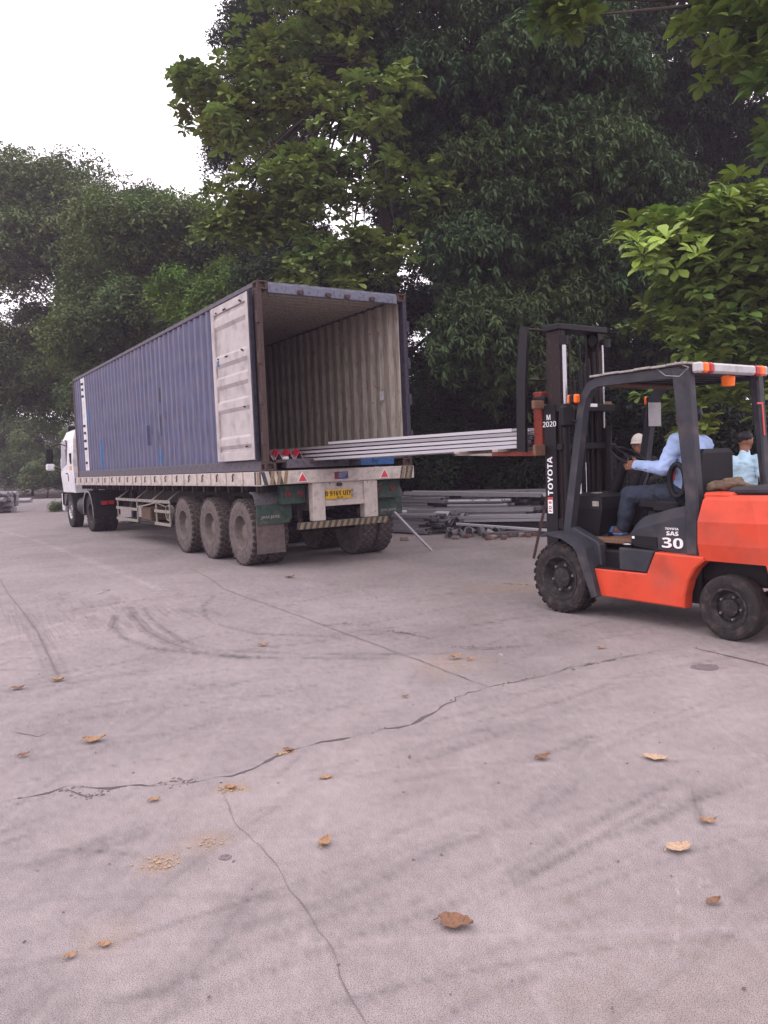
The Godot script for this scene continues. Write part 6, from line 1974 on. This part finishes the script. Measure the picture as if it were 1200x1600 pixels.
# ---- people: a body is one skin over a field of tapered bones ----
func flesh(bones: Array, cell: float, k: float, fold := 0.0) -> ArrayMesh:
	var lo := Vector3.ONE * 1e9
	var hi := -lo
	for q in bones:
		var m: float = maxf(q[2], q[3]) + cell * 4.0
		for e in [q[0], q[1]]:
			lo = lo.min(e - Vector3.ONE * m)
			hi = hi.max(e + Vector3.ONE * m)
	var sx := int((hi.x - lo.x) / cell) + 2
	var sy := int((hi.y - lo.y) / cell) + 2
	var sz := int((hi.z - lo.z) / cell) + 2
	var f := PackedFloat32Array()
	f.resize(sx * sy * sz)
	f.fill(1.0)
	var nz := FastNoiseLite.new()
	nz.seed = 3
	nz.frequency = 9.0
	for q in bones:
		var a: Vector3 = q[0]
		var b: Vector3 = q[1]
		var ra: float = q[2]
		var rb: float = q[3]
		var m := maxf(ra, rb) + cell * 3.0 + k
		var l := a.min(b) - Vector3.ONE * m - lo
		var g := a.max(b) + Vector3.ONE * m - lo
		var ab := b - a
		var l2 := maxf(ab.length_squared(), 1e-8)
		for x in range(maxi(0, int(l.x / cell)), mini(sx, int(g.x / cell) + 2)):
			for y in range(maxi(0, int(l.y / cell)), mini(sy, int(g.y / cell) + 2)):
				var at := (x * sy + y) * sz
				for z in range(maxi(0, int(l.z / cell)), mini(sz, int(g.z / cell) + 2)):
					var p := lo + Vector3(x, y, z) * cell - a
					var h := clampf(p.dot(ab) / l2, 0.0, 1.0)
					var d := (p - ab * h).length() - lerpf(ra, rb, h)
					var old := f[at + z]
					var e := maxf(k - absf(old - d), 0.0)
					f[at + z] = minf(old, d) - e * e / (4.0 * k)
	if fold > 0.0:
		for x in sx:
			for y in sy:
				for z in sz:
					var at := (x * sy + y) * sz + z
					if absf(f[at]) < cell * 3.0:
						f[at] += fold * nz.get_noise_3d(lo.x + x * cell, (lo.y + y * cell) * 1.7, lo.z + z * cell)
	var id := PackedInt32Array()
	id.resize(f.size())
	id.fill(-1)
	var v := PackedVector3Array()
	var n := PackedVector3Array()
	var cs := []
	for i in 8:
		cs.append(Vector3(i & 1, (i >> 1) & 1, (i >> 2) & 1))
	var es := [[0, 1], [2, 3], [4, 5], [6, 7], [0, 2], [1, 3], [4, 6], [5, 7], [0, 4], [1, 5], [2, 6], [3, 7]]
	var offs := []
	for c in cs:
		offs.append(int((c.x * sy + c.y) * sz + c.z))
	for x in sx - 1:
		for y in sy - 1:
			var row := (x * sy + y) * sz
			for z in sz - 1:
				if absf(f[row + z]) > cell * 1.9:
					continue
				var w := []
				var neg := 0
				for i in 8:
					var s := f[row + z + offs[i]]
					w.append(s)
					if s < 0.0: neg += 1
				if neg == 0 or neg == 8:
					continue
				var sum := Vector3()
				var cnt := 0
				for e in es:
					var s0: float = w[e[0]]
					var s1: float = w[e[1]]
					if (s0 < 0.0) != (s1 < 0.0):
						sum += cs[e[0]].lerp(cs[e[1]], s0 / (s0 - s1))
						cnt += 1
				id[row + z] = v.size()
				v.append(lo + (Vector3(x, y, z) + sum / cnt) * cell)
				n.append(Vector3(w[1] + w[3] + w[5] + w[7] - w[0] - w[2] - w[4] - w[6], w[2] + w[3] + w[6] + w[7] - w[0] - w[1] - w[4] - w[5], w[4] + w[5] + w[6] + w[7] - w[0] - w[1] - w[2] - w[3]).normalized())
	var ix := PackedInt32Array()
	var step := [sy * sz, sz, 1]
	for x in range(1, sx - 1):
		for y in range(1, sy - 1):
			for z in range(1, sz - 1):
				var at := (x * sy + y) * sz + z
				if absf(f[at]) > cell * 1.9:
					continue
				for ax in 3:
					var s0 := f[at]
					var s1: float = f[at + step[ax]]
					if (s0 < 0.0) == (s1 < 0.0):
						continue
					var u: int = step[(ax + 1) % 3]
					var w: int = step[(ax + 2) % 3]
					var q := [id[at], id[at - u], id[at - u - w], id[at - w]]
					if q.min() < 0:
						continue
					if s0 > 0.0:
						q.reverse()
					# clockwise from outside
					for e in [0, 2, 1, 0, 3, 2]:
						ix.append(q[e])
	var arr := []
	arr.resize(Mesh.ARRAY_MAX)
	arr[Mesh.ARRAY_VERTEX] = v
	arr[Mesh.ARRAY_NORMAL] = n
	arr[Mesh.ARRAY_INDEX] = ix
	var m := ArrayMesh.new()
	m.add_surface_from_arrays(Mesh.PRIMITIVE_TRIANGLES, arr)
	return m

func flesh_part(called: String, bones: Array, cell: float, k: float, m: String, parent: Node, fold := 0.0) -> MeshInstance3D:
	var o := MeshInstance3D.new()
	o.name = called
	o.mesh = flesh(bones, cell, k, fold)
	o.mesh.surface_set_material(0, mats[m])
	parent.add_child(o, true)
	return o

# Head bones about a centre, facing along f (level), with neck down to nb.
func head_bones(c: Vector3, f: Vector3, nb: Vector3) -> Array:
	var r := f.cross(Vector3.UP).normalized()
	var u := Vector3.UP
	var q := [[c + u * 0.025 - f * 0.025, c + u * 0.03 + f * 0.02, 0.082, 0.078], [c + f * 0.02 - u * 0.01, c + f * 0.045 - u * 0.075, 0.066, 0.040], [c + f * 0.055 - u * 0.085, c + f * 0.060 - u * 0.09, 0.030, 0.026],
		[c + f * 0.088 + u * 0.018, c + f * 0.108 - u * 0.022, 0.011, 0.016], [c + f * 0.085 - u * 0.052, c + f * 0.09 - u * 0.062, 0.016, 0.014], [c + f * 0.082 + u * 0.032 - r * 0.035, c + f * 0.082 + u * 0.032 + r * 0.035, 0.016, 0.016],
		[c - u * 0.05 - f * 0.015, nb, 0.056, 0.060]]
	for s in [-1.0, 1.0]:
		q.append([c + r * s * 0.080 - f * 0.012 + u * 0.012, c + r * s * 0.084 - f * 0.016 - u * 0.03, 0.016, 0.012])
		q.append([c + r * s * 0.045 + f * 0.05 - u * 0.02, c + r * s * 0.04 + f * 0.05 - u * 0.035, 0.030, 0.026])
	return q

# A hand from the wrist w: d towards the knuckles, p out of the palm, th towards the thumb; bend curls the fingers.
func hand_bones(w: Vector3, d: Vector3, p: Vector3, th: Vector3, bend: float) -> Array:
	var q := []
	for i in 4:
		var off := th * (0.033 - 0.021 * i)
		var k := w + d * (0.088 - 0.004 * absf(i - 1)) + off
		q.append([w + d * 0.012 + off * 0.7, k, 0.015, 0.0125])
		var l := [0.040, 0.044, 0.041, 0.032][i] as float
		var a := k
		var dir := d
		for s in 3:
			dir = (dir + p * bend * (0.5 + 0.3 * s)).normalized()
			var b: Vector3 = a + dir * l * [1.0, 0.68, 0.55][s]
			q.append([a, b, 0.0098 - 0.0008 * s, 0.0088 - 0.0008 * s])
			a = b
	var t0 := w + d * 0.022 + th * 0.026
	var t1 := t0 + (d * 0.6 + th * 0.8 + p * 0.3).normalized() * 0.042
	var t2 := t1 + (d * 0.9 + th * 0.3 + p * 0.3 * (1.0 + bend)).normalized() * 0.034
	q.append([t0, t1, 0.016, 0.0115])
	q.append([t1, t2, 0.0112, 0.009])
	return q

func eyes(parent: Node, c: Vector3, f: Vector3) -> void:
	var r := f.cross(Vector3.UP).normalized()
	for s in [-1.0, 1.0]:
		var b := MB.new()
		b.ball(c + f * 0.082 + r * s * 0.032 + Vector3(0, 0.012, 0), Vector3(0.013, 0.009, 0.013), 8)
		var e := part("eye", b, mats["white print"], parent)
		b = MB.new()
		b.ball(c + f * 0.0915 + r * s * 0.032 + Vector3(0, 0.012, 0), Vector3(0.0065, 0.0065, 0.0065), 8)
		part("pupil", b, mats["black print"], e)

func hair_bones(c: Vector3, f: Vector3, grow := 0.0) -> Array:
	var u := Vector3.UP
	var r := f.cross(u).normalized()
	return [[c + u * 0.045 - f * 0.03, c + u * 0.06 + f * 0.03, 0.080 + grow, 0.066 + grow], [c + u * 0.04 - f * 0.04, c + u * 0.012 - f * 0.06, 0.062 + grow, 0.042], [c + u * 0.055 - f * 0.01 - r * 0.03, c + u * 0.055 - f * 0.01 + r * 0.03, 0.066 + grow, 0.066 + grow]]

func grow(bones: Array, by: float) -> Array:
	return bones.map(func(q): return [q[0], q[1], q[2] + by, q[3] + by])

func torso(hip: Vector3, chest: Vector3, neck: Vector3, side: Vector3, wide := 1.0) -> Array:
	var belly := hip.lerp(chest, 0.45)
	var q := [[hip, belly, 0.105 * wide, 0.100 * wide], [belly, chest, 0.100 * wide, 0.098 * wide], [chest, neck, 0.09, 0.058]]
	for s in [-1.0, 1.0]:
		q.append([hip + side * s * 0.07, belly + side * s * 0.062, 0.10 * wide, 0.088 * wide])
		q.append([belly + side * s * 0.062, chest + side * s * 0.085, 0.088 * wide, 0.092 * wide])
		q.append([chest + side * s * 0.06 + Vector3(0, 0.06, 0), chest + side * s * 0.155 + Vector3(0, 0.065, 0), 0.062, 0.060])
	return q

func build_driver() -> void:
	var o := thing("person", "forklift driver in light blue long sleeved shirt and jeans, hand on the wheel", "person", FK_AT, FK_TURN)
	var f := Vector3(0, 0, -1)
	var side := Vector3(1, 0, 0)
	var hip := Vector3(0, 1.09, 0.96)
	var chest := Vector3(0, 1.44, 1.0)
	var neck := Vector3(0, 1.585, 0.975)
	var head := Vector3(0.02, 1.715, 0.945)
	var ts := torso(hip, chest, neck, side)
	var al := [[Vector3(-0.185, 1.525, 0.965), Vector3(-0.27, 1.305, 0.895), 0.062, 0.050], [Vector3(-0.27, 1.305, 0.895), Vector3(-0.205, 1.338, 0.575), 0.050, 0.034]]
	var ar := [[Vector3(0.19, 1.485, 0.985), Vector3(0.27, 1.27, 0.80), 0.060, 0.050], [Vector3(0.27, 1.27, 0.80), Vector3(0.18, 1.33, 0.50), 0.050, 0.034]]
	var legs := []
	for s in [-1.0, 1.0]:
		var x: float = s * 0.10
		legs.append([Vector3(x, 1.075, 0.93), Vector3(s * 0.18, 1.075, 0.475), 0.095, 0.070])
		legs.append([Vector3(s * 0.18, 1.075, 0.475), Vector3(s * 0.175, 0.90, 0.42), 0.069, 0.062])
		legs.append([Vector3(s * 0.175, 0.90, 0.42), Vector3(s * 0.17, 0.785, 0.385), 0.062, 0.050])
	var wl := Vector3(-0.205, 1.338, 0.575)
	var wr := Vector3(0.18, 1.33, 0.50)
	var skin := head_bones(head, f, neck) + grow(ts, -0.012) + grow(al, -0.006) + grow(ar, -0.006) + grow(legs, -0.01)
	for s in [-1.0, 1.0]:
		skin.append([Vector3(s * 0.17, 0.79, 0.39), Vector3(s * 0.17, 0.755, 0.375), 0.040, 0.036])
		skin.append([Vector3(s * 0.17, 0.748, 0.36), Vector3(s * 0.175, 0.735, 0.20), 0.036, 0.028])
	var body := flesh_part("body", skin, 0.012, 0.025, "skin", o)
	body.name = "body"
	flesh_part("hand", hand_bones(wl, Vector3(0.10, -0.02, -1).normalized(), Vector3(1, -0.25, 0.1).normalized(), Vector3(0.2, 1, 0).normalized(), 0.25) + [[wl + Vector3(0, 0, 0.05), wl, 0.03, 0.026]], 0.004, 0.007, "skin", o)
	flesh_part("hand", hand_bones(wr, Vector3(-0.5, 0.1, -0.7).normalized(), Vector3(0.1, -1, -0.1).normalized(), Vector3(-1, 0.1, 0.5).normalized(), 0.6) + [[wr + Vector3(0, 0, 0.05), wr, 0.03, 0.026]], 0.004, 0.007, "skin", o)
	flesh_part("shirt", grow(ts, 0.006) + grow(al, 0.009) + grow(ar, 0.009), 0.011, 0.025, "shirt blue", o, 0.012)
	flesh_part("jeans", grow(legs, 0.006) + [[hip + Vector3(-0.06, -0.01, 0), hip + Vector3(0.06, -0.01, 0), 0.115, 0.115]], 0.012, 0.02, "jeans", o, 0.010)
	flesh_part("hair", hair_bones(head, f, 0.008), 0.006, 0.02, "black hair", o, 0.008)
	eyes(o, head, f)
	for s in [-1.0, 1.0]:
		var b := MB.new()
		b.box(Vector3(s * 0.173, 0.712, 0.27), Vector3(0.10, 0.022, 0.27), 0.009)
		b.strap([Vector3(s * 0.173 - 0.048, 0.72, 0.235), Vector3(s * 0.173 - 0.036, 0.775, 0.25), Vector3(s * 0.173 + 0.036, 0.775, 0.25), Vector3(s * 0.173 + 0.048, 0.72, 0.235)], 0.012, 0.12, Vector3(0, 0, 1))
		part("slipper", b, mats["slipper blue"], o)
	var b := MB.new()
	b.t = Transform3D(Basis(), wl + Vector3(0.0, 0, -0.098))
	b.box(Vector3(0.005, 0.004, 0), Vector3(0.024, 0.026, 0.006), 0.002)
	part("ring", b, mats["chrome"], o)
	b = MB.new()
	b.strap([Vector3(-0.135, 1.20, 0.92), Vector3(-0.155, 1.30, 0.91), Vector3(-0.14, 1.36, 0.905)], 0.06, 0.01, Vector3(1, 0, -0.3))
	part("red_lanyard", b, mats["reflector red"], o)

func standing(label: String, at: Vector3, turn: float, tall: float, shirt: String, sleeve_long: bool, arms: Array, cap: bool, look := 0.0) -> Node3D:
	# arms: [left elbow, left wrist, right elbow, right wrist] in the person's axes for a height of 1.68
	var o := thing("person", label, "person", at, turn)
	o.scale = Vector3.ONE * (tall / 1.68)
	var f := Vector3(0, 0, -1).rotated(Vector3.UP, look)
	var side := Vector3(1, 0, 0)
	var hip := Vector3(0, 0.90, 0)
	var chest := Vector3(0, 1.24, 0.01)
	var neck := Vector3(0, 1.41, 0.0)
	var head := Vector3(0, 1.565, -0.015)
	var ts := torso(hip, chest, neck, side)
	var shl := Vector3(-0.19, 1.325, 0.005)
	var shr := Vector3(0.19, 1.325, 0.005)
	var al := [[shl, arms[0], 0.058, 0.045], [arms[0], arms[1], 0.043, 0.030]]
	var ar := [[shr, arms[2], 0.058, 0.045], [arms[2], arms[3], 0.043, 0.030]]
	var legs := []
	for s in [-1.0, 1.0]:
		legs.append([Vector3(s * 0.09, 0.87, 0), Vector3(s * 0.10, 0.47, -0.01), 0.092, 0.062])
		legs.append([Vector3(s * 0.10, 0.47, -0.01), Vector3(s * 0.105, 0.10, 0.02), 0.060, 0.040])
	var skin := head_bones(head, f, neck) + grow(ts, -0.012) + grow(al, -0.003) + grow(ar, -0.003) + grow(legs, -0.006)
	for s in [-1.0, 1.0]:
		skin.append([Vector3(s * 0.105, 0.06, 0.03), Vector3(s * 0.115, 0.04, -0.13), 0.042, 0.032])
	flesh_part("body", skin, 0.013, 0.025, "skin", o)
	for e in [[arms[0], arms[1], 1.0], [arms[2], arms[3], -1.0]]:
		var d: Vector3 = (e[1] - e[0]).normalized()
		var p: Vector3 = d.cross(Vector3(0, 0, 1)).normalized() * e[2]
		flesh_part("hand", hand_bones(e[1], d, p, d.cross(p).normalized() * e[2], 0.3) + [[e[1] - d * 0.05, e[1], 0.03, 0.026]], 0.005, 0.007, "skin", o)
	var sl := grow(ts, 0.008)
	if sleeve_long:
		sl += grow(al, 0.010) + grow(ar, 0.010)
	else:
		for q in [al[0], ar[0]]:
			sl.append([q[0], q[0].lerp(q[1], 0.72), 0.070, 0.066])
	flesh_part("shirt", sl, 0.012, 0.025, shirt, o, 0.012)
	flesh_part("trousers", grow(legs, 0.014) + [[hip + Vector3(-0.06, 0, 0), hip + Vector3(0.06, 0, 0), 0.118, 0.118]], 0.014, 0.02, "dark trousers", o, 0.010)
	flesh_part("hair", hair_bones(head, f, -0.014 if cap else 0.006), 0.007, 0.02, "black hair", o, 0.008)
	eyes(o, head, f)
	for s in [-1.0, 1.0]:
		flesh_part("shoe", [[Vector3(s * 0.105, 0.045, 0.04), Vector3(s * 0.115, 0.04, -0.15), 0.048, 0.042], [Vector3(s * 0.105, 0.09, 0.03), Vector3(s * 0.11, 0.06, -0.05), 0.048, 0.045]], 0.010, 0.02, "seat black", o)
	if cap:
		var b := MB.new()
		var rows := []
		for i in 6:
			var a := i / 5.0 * PI * 0.46
			var row := []
			for k in 18:
				var l := TAU * k / 18
				row.append(head + Vector3(0, 0.02, 0.0) + f * 0.0 + Vector3(0.104 * cos(a) * cos(l), 0.132 * sin(a), 0.120 * cos(a) * sin(l)))
			rows.append(row)
		b.t = Transform3D(Basis(), Vector3.ZERO)
		b.loft(rows)
		var cp := part("cap", b, mats["cap cream"], o)
		b = MB.new()
		var c0 := head + Vector3(0, 0.028, 0)
		var r := f.cross(Vector3.UP)
		var arc := []
		for i in 9:
			var a := lerpf(-1.0, 1.0, i / 8.0)
			arc.append([c0 + f * 0.105 * cos(a) + r * 0.10 * sin(a), c0 + f * (0.105 * cos(a) + 0.075 * cos(a * 1.4)) + r * 0.10 * sin(a) + Vector3(0, -0.018, 0)])
		for i in 8:
			b.quado(arc[i][0], arc[i + 1][0], arc[i + 1][1], arc[i][1], Vector3.UP)
			b.quado(arc[i][0] - Vector3(0, 0.006, 0), arc[i + 1][0] - Vector3(0, 0.006, 0), arc[i + 1][1] - Vector3(0, 0.006, 0), arc[i][1] - Vector3(0, 0.006, 0), Vector3.DOWN)
		part("cap_peak", b, mats["cap cream"], cp)
	return o
